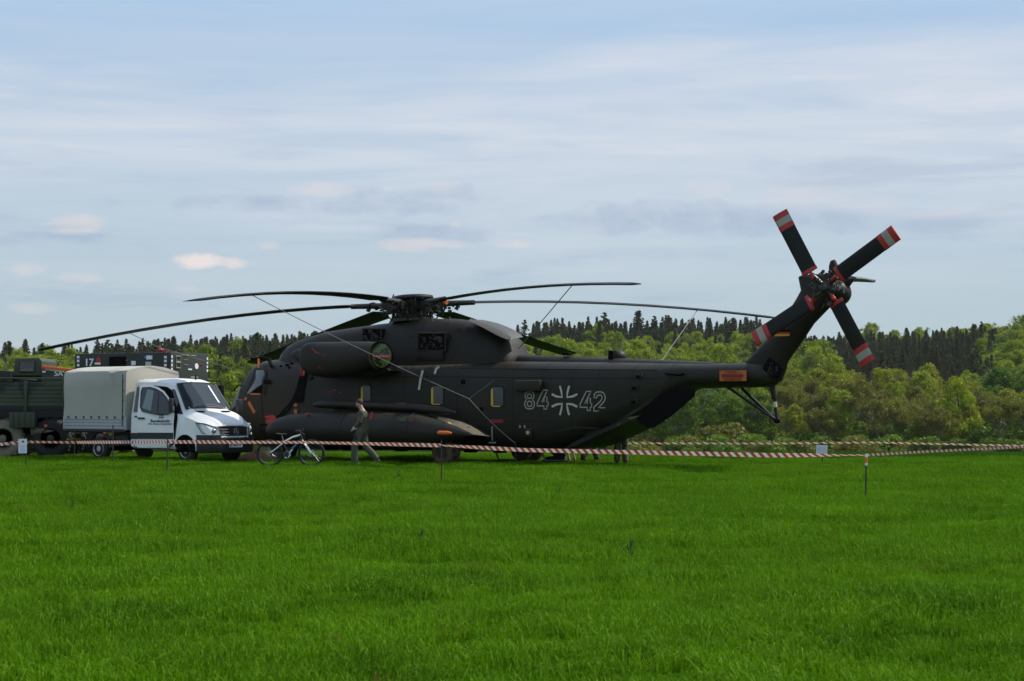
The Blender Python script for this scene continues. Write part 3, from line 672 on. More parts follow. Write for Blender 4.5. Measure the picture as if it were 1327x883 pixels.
# landing gear
def wheel_mesh(mb, c, ax, Rr, wd, n=28):
    ax = Vector(ax).normalized(); c = Vector(c)
    prof = [(-wd / 2, Rr * .60), (-wd / 2, Rr * .80), (-wd * .42, Rr * .93), (-wd * .25, Rr), (wd * .25, Rr), (wd * .42, Rr * .93), (wd / 2, Rr * .80), (wd / 2, Rr * .60)]
    return mb.lathe(prof, c, ax, n, cap=True)
def heli_wheel(x, y, r=.34, mt='brownrubber'):
    t_ = wheel_mesh(MB(), (x, y, r), (0, 1, 0), r, .24).build('wheel', mt, heli)
    MB().lathe([(-.13, .02), (-.13, .18), (.13, .18), (.13, .02)], (x, y, r), (0, 1, 0), 16).build('wheel_hub', 'hub', t_)
xm = S(575, 590, 2.1).x
for sy in (1, -1):
    for o_ in (1.85, 2.27): heli_wheel(xm - (.12 if o_ > 2 else 0), sy * o_, .36)
    MB().tube([(xm, sy * 2.05, .36), (xm + .1, sy * 2.0, .8)], .07, 8).tube([(xm, sy * 1.8, .36), (xm, sy * 2.3, .36)], .05, 8).build('main_gear_leg', 'hub', heli)
for sy in (.2, -.2): heli_wheel(5.0, sy, .30, 'rubber')
MB().tube([(5, 0, .3), (4.9, 0, .8)], .08, 8).tube([(5, -.2, .3), (5, .2, .3)], .04, 8).build('nose_gear_leg', 'hub', heli)
MB().tube([(4.8, .1, .42), (2.6, .4, .40), (2.2, .8, .42)], .04, 6).build('belly_pipe', 'hub', heli)
for u in (430, 452, 520, 610, 648): p = S(u, 584, .6); MB().box((p.x, .6, .38), (.3, .3, .16)).build('belly_fitting', 'black', heli, bevel=.03)
for u in (640, 700): p = S(u, 585, .9); MB().tube([(p.x, .9, .5), (p.x - .2, .95, .12), (p.x - .8, .95, .12)], .03, 6).build('boarding_step', 'hub', heli)

# tail pylon
LE = [(498, 1000, 1004.5, .20), (494, 985, 1013, .22), (482, 972, 1018, .24), (469, 965.5, 1021.5, .24), (443, 991, 1040, .22), (420, 1010, 1055.5, .20), (399, 1024.5, 1076, .20), (387, 1031.7, 1088, .20), (375.5, 1037.8, 1099.6, .19), (366, 1036, 1106, .18), (362.5, 1035.3, 1106, .15), (358, 1034.6, 1092, .12), (355.5, 1040, 1075, .04)]
rs = []
for v, u0, u1, hw in LE:
    a, b = S(u0, v, 0), S(u1, v, 0); z = (a.z + b.z) / 2; L_ = a.x - b.x; ring = []
    for k in range(24):
        q = 2 * math.pi * k / 24; cx = (1 - math.cos(q)) / 2
        ring.append(Vector((a.x - L_ * cx, hw * math.sin(q) * (1.0 if math.cos(q) < .2 else 1.0) * (abs(math.sin(q)) ** .1), z)))
    rs.append(ring)
fin = MB().loft(rs).build('tail_pylon', 'heli_top', heli)
# tailplane on the starboard side
a0, b0 = S(1072, 357.5, -.1), S(1108, 362.5, -.1); tp = []
for s_, (zz) in ((0, 0), (.5, .05), (1, .06)):
    y = -.1 - 2.2 * s_; l0, l1 = a0.x + .15 - .55 * s_, b0.x - .05 + .45 * s_; z = a0.z - .1 + zz; hh = .09 * (1 - .6 * s_)
    tp.append([Vector((l0 + (l1 - l0) * (1 - math.cos(q)) / 2, y, z + hh * math.sin(q))) for q in np.linspace(0, 2 * math.pi, 17)[:-1]])
MB().loft(tp).build('tailplane', mat('pale_tailplane', (.10, .095, .08), .4, var=.2), heli)
p = S(1082, 352, 0); MB().lathe([(0, .14), (.35, .12), (.48, .07), (.5, .02)], S(1081, 362, 0.02), (.05, 0, 1), 12).build('beacon_mast', 'heli_top', heli)
p = S(1081.3, 339.5, 0); MB().lathe([(0, .05), (.08, .05), (.1, .02)], S(1081, 341.5, 0.02), (0, 0, 1), 10).build('beacon', 'red', heli)
# tail gearbox fairing and tail rotor
p = S(1090, 378, .1); MB().ball(S(1086, 380, .05), (.34, .40, .34), 18, 12).build('tail_gearbox_fairing', 'heli_top', heli)
TRC = S(1070.5, 374, 1.0); TRC.y = 1.0
hubm = MB().lathe([(-.8, .12), (-.25, .14), (-.22, .20), (.0, .22), (.08, .12), (.16, .06)], TRC, (0, 1, 0), 16)
r_ = random.Random(3)
for k in range(46):
    a = r_.uniform(0, 2 * math.pi); rr = r_.uniform(.08, .46); c_ = TRC + Vector((math.cos(a) * rr, r_.uniform(-.2, .18), math.sin(a) * rr))
    if k % 2: hubm.box(c_, (r_.uniform(.03, .11), .07, r_.uniform(.03, .11)), Matrix.Rotation(a, 3, 'Y'))
    else: hubm.tube([c_, c_ + Vector((r_.uniform(-.16, .16), r_.uniform(-.12, .12), r_.uniform(-.16, .16)))], .016, 5)
hubm.build('tail_rotor_hub', 'hub', heli)
def tail_blade(ur, vr, ut, vt, y=1.05, wd=.42):
    root, tip = S(ur, vr, y), S(ut, vt, y); d = (tip - root).normalized(); n = Vector((0, 1, 0)); c_ = d.cross(n)
    L_ = (tip - root).length; nn = n * .98 + c_ * .12; nn.normalize(); c_ = d.cross(nn)
    def sec(s_, w_, th=.035, off=0): o = root + d * s_; return [o + c_ * (w_ / 2 * math.cos(q)) + nn * (th * math.sin(q) * (1 - .35 * math.cos(q)) + off) for q in np.linspace(0, 2 * math.pi, 15)[:-1]]
    b = MB().loft([sec(0, wd), sec(L_, wd)]).build('tail_rotor_blade', 'blade', heli)
    def band(s0, s1, mt, grow=.012): MB().loft([sec(s0, wd + grow, .035 + grow / 2), sec(s1, wd + grow, .035 + grow / 2)]).build('blade_band', mt, b)
    band(L_ - .15, L_ + .006, 'red'); band(L_ - .33, L_ - .15, 'cream'); band(L_ - .47, L_ - .33, 'red'); band(.0, .09, 'red', .02)
    inner = TRC + (root - TRC) * .25
    MB().tube([inner, root - d * .06], .06, 8).build('blade_grip', 'hub', b)
    g_ = root - d * .08 + c_ * (0) + nn * .03; MB().ball(g_, (.06, .06, .06), 10, 7).tube([g_, g_ + c_ * -.2 * 0 + d * -.12], .05, 6).build('red_grip_cover', 'red', b)
    return b
# axes: up-left, up-right, down-right, down-left (root, tip in the photo)
tail_blade(1050, 353, 1010.5, 276.5); tail_blade(1086, 357, 1161, 301.5); tail_blade(1083, 391, 1125, 471); tail_blade(1051, 391.5, 978, 440)
# open gearbox bay at the pylon foot
q = S(1002, 478, .3); gb = MB().box(q, (.50, .12, .36), Matrix.Rotation(R(-35), 3, 'Y')).build('gearbox_bay', 'black', heli)
m_ = MB(); r_ = random.Random(9)
for k in range(30): m_.ball(q + Vector((r_.uniform(-.17, .17), .06, r_.uniform(-.15, .15))), r_.uniform(.012, .045), 7, 5)
m_.build('machinery', 'hub', gb)
fl = S(1013.5, 431.5, .2); y = .215
for k, mt in enumerate(('black', 'red', 'gold')):
    a = S(1004, 427.8 + 2.6 * k, y); b = S(1023.5, 427.8 + 2.6 * (k + 1), y)
    MB().box(((a.x + b.x) / 2, y + .01, (a.z + b.z) / 2), (abs(a.x - b.x), .012, abs(a.z - b.z))).build('flag_stripe', mt, fin)
# orange warning sign on the boom
a, b = on(932.5, 480.5, .03), on(970.5, 494, .03); yy = max(a.y, b.y) + .012
sg = MB().box(((a.x + b.x) / 2, yy, (a.z + b.z) / 2), (abs(a.x - b.x), .012, abs(a.z - b.z)), Matrix.Rotation(-.03, 3, 'Z')).build('warning_sign', 'orange_dull', heli)
cx, cz = (a.x + b.x) / 2, (a.z + b.z) / 2
m_ = MB(); P = [Vector((cx + x_, yy + .022, cz + z_)) for x_, z_ in ((.32, .045), (-.22, .045), (-.22, .08), (-.34, 0), (-.22, -.08), (-.22, -.045), (.32, -.045))]
m_.prism(P, (0, 0, 0), (0, .004, 0)); m_.build('arrow', 'redmark', sg, smooth=False)
m_ = MB(); put_text(m_, "ACHTUNG", .075, (cx + .05, yy + .026, cz + .095), (-1, -.03, 0), (0, 0, 1), 1, .003); put_text(m_, "HECKROTOR", .075, (cx, yy + .026, cz - .105), (-1, -.03, 0), (0, 0, 1), 1.1, .003); m_.build('lettering', 'redmark', sg)
# tail skid
bt = S(1007, 546, 0)
MB().tube([S(943, 502, .25), bt], .035, 6).tube([S(961, 503, -.3), bt + Vector((.02, 0, 0))], .045, 6).build('tail_skid_strut', 'blade', heli)
sk = MB().tube([S(1001, 500, 0), S(1003.5, 517, 0)], .075, 8).tube([S(1003.5, 517, 0), bt], .04, 8).build('tail_skid_damper', 'blade', heli)
MB().tube([S(1004, 521, 0), S(1004.8, 528, 0)], .055, 8).build('damper_sleeve', 'white_mark', sk); MB().ball(bt, (.1, .06, .07)).build('skid_shoe', 'black', sk)

# main rotor
HZ = 4.59; TILT = R(3.2)
RC = Vector((0, 0, HZ))
rh = MB().lathe([(.0, .30), (.04, .58), (.10, .62), (.16, .60), (.19, .45), (.21, .01)], RC + Vector((0, 0, .16)), (.05, 0, 1), 32).build('rotor_head_cap', 'hub', heli)
hm = MB().lathe([(-.75, .22), (-.4, .26), (-.34, .50), (-.26, .52), (-.2, .34), (.16, .36)], RC, (.03, 0, 1), 24)
hm.lathe([(-.46, .58), (-.44, .66), (-.36, .66), (-.34, .58)], RC, (.03, 0, 1), 28)
r_ = random.Random(5)
for k in range(420):
    a = r_.uniform(0, 2 * math.pi); rr = r_.uniform(.30, .68); zz = r_.uniform(-.38, .22); c_ = RC + Vector((math.cos(a) * rr, math.sin(a) * rr, zz))
    if k % 3 == 0: hm.box(c_, (r_.uniform(.02, .08), r_.uniform(.02, .07), r_.uniform(.03, .12)), Matrix.Rotation(a, 3, 'Z'))
    elif k % 3 == 1: hm.tube([c_, c_ + Vector((r_.uniform(-.12, .12), r_.uniform(-.12, .12), r_.uniform(-.2, .2)))], r_.uniform(.01, .022), 5)
    else: hm.ball(c_, r_.uniform(.02, .05), 6, 5)
hm.build('rotor_hub', 'hub', heli)
BL = [(97, 4.23, .02, R(6)), (37, 3.28, .0, R(4)), (157, 4.68, .0, R(5)), (217, 4.28, 0, R(6)), (277, 3.45, 0, R(-9)), (337, 3.12, 0, R(16))]
TIPS = {}
for azd, ztip, _, pitch in BL:
    A = R(azd); d = Vector((math.cos(A), math.sin(A), 0)); t_ = Vector((-math.sin(A), math.cos(A), 0))
    z0 = HZ + .02 + (.06 if ztip > 4 else 0)
    def zr(r, z0=z0, ztip=ztip, azd=azd):
        s_ = (r - .6) / 10.4; up_ = .30 if ztip > 4 else (.14 if azd == 37 else -.02)
        return z0 + up_ * s_ * (1 - s_) * 4 * .6 + (ztip - z0) * s_ ** (1.5 if azd < 250 else 1.05) if s_ > 0 else z0
    secs = []
    for r in (1.75, 1.95, 2.3, 3, 4, 5, 6, 7, 8, 9, 10, 10.7, 10.95, 11.0):
        ch = .30 if r < 1.8 else .66; th = .055 if r < 10.8 else .03
        if r >= 10.95: ch = .60 if r < 11 else .5
        pc = pitch * (1 - .5 * (r - 2) / 9); o = d * r + Vector((0, 0, zr(r)))
        cd = t_ * math.cos(pc) + Vector((0, 0, 1)) * math.sin(pc) * 1; nn = d.cross(cd)
        secs.append([o + cd * (ch / 2 * math.cos(q)) + nn * (th * math.sin(q) * (.6 + .4 * math.cos(q))) for q in np.linspace(0, 2 * math.pi, 15)[:-1]])
    b = MB().loft(secs).build('rotor_blade', 'blade', heli)
    TIPS[azd] = (lambda r, d=d, zr=zr: d * r + Vector((0, 0, zr(r))))
    g_ = MB().tube([d * .45 + Vector((0, 0, HZ)), d * .8 + Vector((0, 0, zr(.8))), d * 1.3 + Vector((0, 0, zr(1.3))), d * 1.85 + Vector((0, 0, zr(1.85)))], [.10, .10, .085, .075], 10)
    g_.box(d * .75 + Vector((0, 0, HZ + .02)), (.3, .26, .24), Matrix.Rotation(A, 3, 'Z'))
    g_.build('blade_sleeve', 'hub', b)
    h_ = MB(); r2 = random.Random(azd)
    for k in range(26):
        c_ = d * r2.uniform(.7, 1.35) + t_ * r2.uniform(-.13, .13) + Vector((0, 0, HZ + r2.uniform(-.14, .12)))
        h_.box(c_, (r2.uniform(.03, .12), r2.uniform(.03, .1), r2.uniform(.03, .1)), Matrix.Rotation(r2.random() * 3, 3, 'Z'))
    h_.tube([d * 1.0 + t_ * .25 + Vector((0, 0, HZ - .0)), d * .62 + t_ * .2 + Vector((0, 0, HZ - .42))], .022, 6)
    h_.build('pitch_link', 'hub', b)
o_ = TIPS[217](1.0); MB().lathe([(0, .06), (.06, .075), (.12, .06)], o_ + Vector((0, .1, .02)), Vector((-1, .4, 0)), 12).build('damper_cap', 'orange', heli)
HM = Matrix.Translation((HO[0], HO[1], 0)) @ Matrix.Rotation(HR, 4, 'Z')
def wl(p): return HM @ Vector(p)
# tie-down ropes (worlds coordinates)
def rope(pts, label, sag=0.0, r=.013, r0=None):
    P = []
    for i in range(len(pts) - 1):
        a, b = Vector(pts[i]), Vector(pts[i + 1])
        for k in range(10): s_ = k / 10; P.append(a.lerp(b, s_) - Vector((0, 0, sag * 4 * s_ * (1 - s_))))
    P.append(Vector(pts[-1])); o = MB().tube([p for p in P], r, 6).build('tie_down_rope', 'rope')
    tag(o, label, 'rope', 'ropes tying the rotor blades down'); return o
def rad_of(azd, u):
    best = min((abs(((wl(TIPS[azd](r)).x) / wl(TIPS[azd](r)).y * FPX + 663.5) - u), r) for r in np.arange(3, 11, .05)); return wl(TIPS[azd](best[1]))
J = at(608, 517, 53.4)
rope([rad_of(97, 325), J, at(667, 574, 52.6)], 'grey rope from the forward rotor blade across the nacelle and cabin to a ground stake', .06, .010)
rope([J, wl(on(640, 493, .05))], 'short dark rope from the knot up to the cabin wall beside the third window', .0, .005)
rope([rad_of(157, 742), wl(S(672, 452, .7))], 'rope from the highest raised rotor blade down to the rear of the cowling', .0, .013)
rope([rad_of(217, 905), wl(S(858, 467, .5))], 'rope from the long rear rotor blade down to the top of the tail boom', .0, .013)
a = rad_of(37, 167); rope([a, at(205, 450, a.y + 1), at(300, 478, a.y + 3.5)], 'rope hanging from the outer end of the long left rotor blade towards the vehicles', .0, .009)

# ================================================================== VAN
V = Frame((-8.88, 56.26), R(-37))
van = empty('van', (V.O.x, V.O.y, 0), R(-37), 'white pickup van with beige canvas back and its front door standing open', 'van')
# cab: rings from the rear wall to the bumper; (x, half width low, half width top, z bottom, z belt, z top, crown)
def ring(x, wl_, wt, zb, zbelt, zt, zc):
    hp = [(wl_ * .90, zb), (wl_ * .99, zb + .06), (wl_, (zb + zbelt) / 2), (wl_ * .985, zbelt), (wl_ * .985 + (wt - wl_ * .985) * .35, zbelt + (zt - zbelt) * .35), (wl_ * .985 + (wt - wl_ * .985) * .75, zbelt + (zt - zbelt) * .75), (wt, zt), (wt - .09, zt + .07), (wt * .62, zc - .015), (0, zc)]
    return [Vector((x, y, z)) for y, z in hp] + [Vector((x, -y, z)) for y, z in hp[-2::-1]]
CAB = [(-2.30, .985, .80, .40, 1.38, 2.30, 2.42), (-2.22, .99, .83, .38, 1.38, 2.34, 2.46), (-1.4, .995, .84, .38, 1.38, 2.34, 2.47), (-.95, .995, .83, .40, 1.38, 2.32, 2.45), (-.72, .995, .80, .42, 1.38, 2.26, 2.40), (-.60, .995, .78, .45, 1.38, 2.16, 2.30),
       (-.35, .995, .80, .48, 1.38, 1.87, 1.96), (-.10, .99, .84, .50, 1.36, 1.55, 1.60), (.0, .985, .84, .50, 1.32, 1.45, 1.50), (.35, .975, .82, .50, 1.22, 1.36, 1.42), (.66, .95, .74, .50, 1.10, 1.25, 1.30), (.80, .91, .66, .50, 1.05, 1.17, 1.21), (.90, .84, .58, .52, .96, 1.07, 1.10), (.93, .76, .50, .55, .80, .9, .94)]
cabm = MB().loft([ring(*c_) for c_ in CAB]); cab = cabm.build('cab_body', 'white', van)
def cabside(x, z, off=.008):
    q = [np.interp(x, [c_[0] for c_ in CAB], [c_[i] for c_ in CAB]) for i in range(1, 7)]
    wl_, wt, zb, zbelt, zt, zc = q
    if z < zbelt: return float(wl_ * .99 + off)
    return float(wl_ * .985 + (wt - wl_ * .985) * (z - zbelt) / (zt - zbelt) + off)
def side_poly(name, pts, mt, sy=-1, off=.01, par=None, th=.02):
    c0 = [Vector((x, sy * cabside(x, z, off), z)) for x, z in pts]; return MB().prism(c0, (0, 0, 0), (0, -sy * th, 0)).build(name, mt, par or van, smooth=False)
for sy in (-1, 1):
    side_poly('rear_side_window', [(-2.20, 1.46), (-1.62, 1.44), (-1.58, 2.10), (-1.70, 2.18), (-2.18, 2.2)], 'glass', sy, .022)
    side_poly('rocker_trim', [(-2.28, .66), (-.46, .66), (-.46, .84), (-2.28, .84)], 'plastic', sy, .022)
    side_poly('rear_door_seam', [(-2.16, .45), (-2.14, .45), (-2.14, 2.25), (-2.16, 2.25)], 'seam', sy, .006)
side_poly('door_handle', [(-2.10, 1.30), (-1.88, 1.29), (-1.88, 1.34), (-2.10, 1.35)], 'plastic', -1, .05)
side_poly('front_side_window', [(-1.48, 1.46), (-.30, 1.44), (-.58, 1.95), (-.85, 2.12), (-1.48, 2.18)], 'glass', 1, .012)
# dark doorway behind the opened door
side_poly('door_opening', [(-1.42, .50), (-.42, .50), (-.30, 1.30), (-.36, 1.55), (-.70, 2.10), (-.9, 2.2), (-1.42, 2.24)], 'black', -1, .032)
# fender triangle and A pillar
side_poly('quarter_window', [(-.33, 1.42), (-.12, 1.40), (-.62, 2.12), (-.70, 2.14)], 'glass', -1, .02)
# windscreen between the A pillars
def wspt(s_, y):
    x = -.60 + .52 * s_; return Vector((x + .022, y, float(np.interp(x, [-.72, -.60, -.35, -.10, 0], [2.40, 2.30, 1.96, 1.60, 1.50])) + .030 - .05 * (abs(y) / .8) ** 2.5))
m_ = MB(); n = 12
for i in range(n + 1):
    for j in range(n + 1): s_ = i / n; m_.v.append(tuple(wspt(s_, (j / n * 2 - 1) * (.76 + .13 * s_))))
for i in range(n):
    for j in range(n): k = i * (n + 1) + j; m_.f.append((k, k + 1, k + n + 2, k + n + 1))
scr_glass = mat('van_windscreen', (.035, .045, .05), .07, var=.35, scale=2.5, spec=.8)
ws = m_.build('windscreen', scr_glass, van)
fr = MB(); cs = [wspt(0, -.77), wspt(1, -.90), wspt(1, .90), wspt(0, .77)]
for i in (0, 1, 2, 3): fr.tube([cs[i].lerp(cs[(i + 1) % 4], t_) if i in (0, 2) else wspt(1 if i == 1 else 0, (cs[i].y + (cs[(i + 1) % 4].y - cs[i].y) * t_)) for t_ in np.linspace(0, 1, 7)], .016, 5)
fr.build('windscreen_seal', 'plastic', ws)
MB().tube([wspt(.97, -.5), wspt(.90, .1), wspt(.93, .55)], .014, 5).build('wiper', 'plastic', ws)
hi = MB(); hi.prism([wspt(.12, .46) + Vector((.006, 0, .004)), wspt(.80, .56) + Vector((.006, 0, .004)), wspt(.80, .50) + Vector((.006, 0, .004)), wspt(.12, .40) + Vector((.006, 0, .004))], (0, 0, 0), (.004, 0, .004)); hi.build('inner_pillar', 'greyalu', ws)
# bonnet vents, headlamps, grille, star, bumper, plate
for sy in (-1, 1):
    MB().box((.14, sy * .52, 1.475), (.10, .34, .02), Matrix.Rotation(.30, 3, 'Y')).build('bonnet_vent', 'black', van, bevel=.006)
    P = [Vector((.46, sy * 1.0, 1.16)), Vector((.74, sy * .92, 1.13)), Vector((.98, sy * .58, 1.00)), Vector((1.03, sy * .53, .79)), Vector((.96, sy * .76, .76)), Vector((.68, sy * .96, .86))]
    hl = MB().prism(P, (.012, sy * .012, 0), (-.10, -sy * .06, 0)).build('headlamp', 'clearlens', van, smooth=False)
    MB().ball((.93, sy * .73, .92), (.06, .08, .07)).build('reflector', 'steel', hl)
    e_ = MB(); e_.tube([P[i] + Vector((.014, sy * .014, 0)) for i in (0, 1, 2, 3, 4, 5, 0)], .010, 4); e_.build('lamp_surround', 'plastic', hl)
gp = [Vector((1.0, y, z)) for y, z in ((-.60, 1.03), (-.3, 1.055), (0, 1.06), (.3, 1.055), (.60, 1.03), (.57, .84), (.42, .73), (0, .69), (-.42, .73), (-.57, .84))]
for p in gp: p.x = 1.05 - .05 * (p.y / .5) ** 2 - (.03 if p.z > .95 else 0)
gs_ = MB().prism([p + Vector((-.03, p.y * .10, (p.z - .87) * .2)) for p in gp], (0, 0, 0), (-.20, 0, 0)).build('grille_surround', 'white', van, bevel=.01)
gr = MB().prism(gp, (.012, 0, 0), (-.1, 0, 0)).build('grille', 'plastic', van, smooth=False)
for z in (.80, .88, .96):
    MB().tube([(1.075 - .05 * (y / .5) ** 2 - (.03 if z > .95 else 0), y, z) for y in np.linspace(-.52, .52, 9)], .012, 5).build('grille_bar', 'plastic', gr)
st = MB(); st.torus((1.10, 0, .89), (1, 0, 0), .095, .011, 28, 6)
for k in range(3): a = R(90 + 120 * k); st.tube([(1.10, 0, .89), (1.10, .09 * math.cos(a), .89 + .09 * math.sin(a))], [.018, .006], 5)
st.build('star_emblem', 'steel', gr)
bm_ = [(.48, .99), (.60, .995), (.80, .96), (.95, .84), (1.04, .60), (1.07, .3), (1.075, 0)]
bp_ = [Vector((x, -y, 0)) for x, y in bm_] + [Vector((x, y, 0)) for x, y in bm_[-2::-1]]
rs = []
for p in bp_:
    k = .8 if abs(p.y) > .9 else 1.0; inn = Vector((p.x - .2, p.y * .85, 0)); top = .80 if abs(p.y) > .55 else .70
    rs.append([p + Vector((0, 0, .34)), p + Vector((.0, 0, .60)), p * .995 + Vector((0, 0, top)), inn + Vector((0, 0, top)), inn + Vector((0, 0, .30)), p * .97 + Vector((0, 0, .28))])
MB().loft(rs).build('bumper', 'plastic', van)
MB().box((.88, 0, .745), (.34, 1.1, .05)).build('bumper_top', 'white', van, bevel=.01)
pl = MB().box((1.092, 0, .50), (.015, .52, .12)).build('number_plate', 'paper', van)
m_ = MB(); put_text(m_, "Y-803570", .105, (1.102, 0, .50), (0, 1, 0), (0, 0, 1), .95, .003); m_.build('lettering', 'ink', pl)
MB().box((1.101, -.22, .50), (.004, .05, .1)).build('plate_badge', 'red', pl)
# wheel arches and wheels
def vwheel(x, sy, par=van, Rr=.355):
    t_ = wheel_mesh(MB(), (x, sy * .86, Rr), (0, 1, 0), Rr, .235)  .build('wheel', 'rubber', par)
    o = sy
    rm_ = MB().lathe([(-.02, .225), (.085, .225), (.10, .215), (.06, .19), (.03, .15), (.05, .09), (.075, .085), (.08, .02)], (x, sy * .905, Rr), (0, sy, 0), 24); rm_.build('rim', 'rim', t_)
    hb = MB()
    for k in range(12): a = k * math.pi / 6; hb.box((x + .165 * math.cos(a), sy * .985, Rr + .165 * math.sin(a)), (.035, .012, .035), Matrix.Rotation(-a, 3, 'Y'))
    hb.build('rim_hole', 'black', t_)
for x in (0.02, -3.73):
    for sy in (-1, 1): vwheel(x, sy)
for sy in (-1, 1):
    arch = [(.50 * math.cos(a) + .02, .40 + .47 * math.sin(a)) for a in np.linspace(R(-8), R(172), 15)]
    inn = [(.43 * math.cos(a) + .02, .40 + .41 * math.sin(a)) for a in np.linspace(R(172), R(-8), 15)]
    q = [Vector((x, sy * (cabside(min(x, .6), z) + .012), z)) for x, z in arch + inn]; MB().prism(q, (0, sy * .01, 0), (0, -sy * .05, 0)).build('wheel_arch', 'white', van)
    dk = [Vector((x, sy * 1.0, z)) for x, z in inn] + [Vector((-.40, sy * 1.0, .3)), Vector((.45, sy * 1.0, .3))]; MB().prism(dk, (0, 0.004 * sy, 0), (0, -sy * .2, 0)).build('wheel_housing', 'black', van, smooth=False)
    MB().tube([(-3.73 + .47 * math.cos(a), sy * .93, .40 + .45 * math.sin(a)) for a in np.linspace(0, math.pi, 12)], .045, 6).build('mudguard', 'plastic', van)
# open front passenger door, hinged at the A pillar
def D_(x, z, o): return Vector((x, o, z))
hx, hy = -.42, -1.01; al = R(27)
dd = Vector((-math.cos(al), -math.sin(al), 0)); dn = Vector((-math.sin(al), math.cos(al), 0)) * -1
outl = [(0, .60), (.02, 1.10), (.0, 1.40), (.20, 1.88), (.36, 2.07), (.56, 2.19), (.80, 2.24), (1.05, 2.27), (1.10, 2.2), (1.13, 1.4), (1.12, .42), (.18, .42), (.17, .50)]
def dpt(a, z, off=0): 
    tilt = -.13 * max(0, z - 1.38) / .9; return Vector((hx, hy, 0)) + dd * a + dn * (-(-off) + tilt) + Vector((0, 0, z))
if dn.y > 0: dn = -dn
door = MB().prism([dpt(a, z) for a, z in outl], dn * .01, dn * -.05).build('front_door', 'white', van, bevel=.008)
wo = [(.06, 1.47), (.25, 1.86), (.41, 2.03), (.60, 2.13), (.78, 2.18), (1.02, 2.17), (1.05, 2.05), (1.05, 1.62), (.98, 1.48), (.55, 1.40), (.2, 1.40)]
dw = MB().prism([dpt(a, z) for a, z in wo], dn * .016, dn * .012).build('door_window', 'glass', door, smooth=False)
m_ = MB(); m_.tube([dpt(a, z, .018) for a, z in wo + wo[:1]], .016, 5); m_.build('window_seal', 'plastic', dw)
MB().prism([dpt(a, z) for a, z in ((.98, 1.58), (.72, 1.50), (.66, 2.08), (.86, 2.13))], dn * .021, dn * .018).build('window_reflection_panel', mat('pane_reflection', (.22, .27, .27), .4), dw, smooth=False)  # pale sheet painted as a reflection in the door glass
MB().tube([dpt(.50, 1.42, .018), dpt(.52, 2.03, .01)], .018, 5).build('window_divider', 'plastic', dw)
MB().prism([dpt(a, z) for a, z in ((.02, .68), (1.12, .68), (1.12, .86), (.02, .86))], dn * .028, dn * .008).build('rocker_trim', 'plastic', door, smooth=False)
MB().box(dpt(1.0, 1.28, .035), (.2, .04, .05), Matrix.Rotation(al, 3, 'Z')).build('door_handle', 'plastic', door, bevel=.01)
rdir = -dd; up = Vector((0, 0, 1)); o = dpt(.42, 1.20, .016)
m_ = MB(); put_text(m_, "Bundeswehr", .115, o, rdir, up, 1.05, .004); put_text(m_, "Wir. Dienen. Deutschland.", .062, o - up * .085, rdir, up, 1.1, .002)
for sx_ in (-1, 1):
    for sy_ in (-1, 1): m_.box(o + rdir * (.02 + .035 * sx_) + up * (.14 + .035 * sy_), (.045, .004, .045), Matrix.Rotation(al, 3, 'Z'))
m_.build('lettering', 'ink', door)
mr = MB().box(dpt(.04, 1.66, .16), (.12, .24, .40), Matrix.Rotation(al, 3, 'Z')).build('wing_mirror', 'plastic', door, bevel=.04)
MB().box(dpt(-.03, 1.56, .16), (.03, .08, .14), Matrix.Rotation(al, 3, 'Z')).build('mirror_indicator', 'clearlens', mr, bevel=.01)
MB().tube([dpt(.05, 1.48, .02), dpt(.04, 1.5, .14)], .03, 6).build('mirror_arm', 'plastic', mr)
MB().box((.05, 1.17, 1.66), (.12, .22, .36)).build('wing_mirror', 'plastic', van, bevel=.04)
# step in the doorway
MB().box((-.60, -.93, .42), (.45, .14, .06)).build('entry_step', 'greyalu', van, bevel=.01)
MB().box((-.6, 0, 2.475), (.03, .03, .14)).build('roof_aerial', 'black', van)
# chassis, bed and canvas
ch = MB(); 
for sy in (-1, 1): ch.box((-2.6, sy * .42, .55), (5.2, .09, .16))
ch.build('chassis_frame', 'darkiron', van, bevel=.01)
MB().box((-3.85, 0, .88), (2.75, 1.95, .07)).build('bed_floor', 'darkiron', van)
MB().tube([(-3.73, -.8, .36), (-3.73, .8, .36)], .07, 8).build('axle', 'darkiron', van)
MB().tube([(.02, -.8, .36), (.02, .8, .36)], .07, 8).build('axle', 'darkiron', van)
MB().box((-2.85, -.72, .62), (.55, .3, .3)).build('battery_box', 'darkiron', van, bevel=.03)
MB().lathe([(0, .15), (.7, .15)], (-2.2, .55, .5), (-1, 0, 0), 14).build('exhaust_silencer', 'rim', van)
XB0, XB1, YB = -2.47, -5.22, 1.04
for sy in (-1, 1):
    s_ = MB()
    for k in range(4): s_.box(((XB0 + XB1) / 2, sy * (YB + .012 * (k % 2)), .985 + .092 * k), (XB0 - XB1 - .02, .045, .086))
    sb = s_.build('bed_side_panel', 'greyalu', van, bevel=.008)
    for x in (XB0 + .02, XB1 - .0): MB().box((x, sy * (YB + .005), 1.12), (.07, .07, .40)).build('bed_corner_post', 'greyalu', van, bevel=.01)
    MB().box(((XB0 + XB1) / 2, sy * (YB - .01), .905), (XB0 - XB1, .06, .06)).build('bed_edge_rail', 'plastic', van)
MB().box((XB0 + .02, 0, 1.12), (.05, 2.04, .38)).build('bed_front_panel', 'greyalu', van); MB().box((XB1, 0, 1.12), (.05, 2.04, .38)).build('tailgate', 'greyalu', van)
cv = MB(); N = 15; rs = []
r_ = random.Random(2)
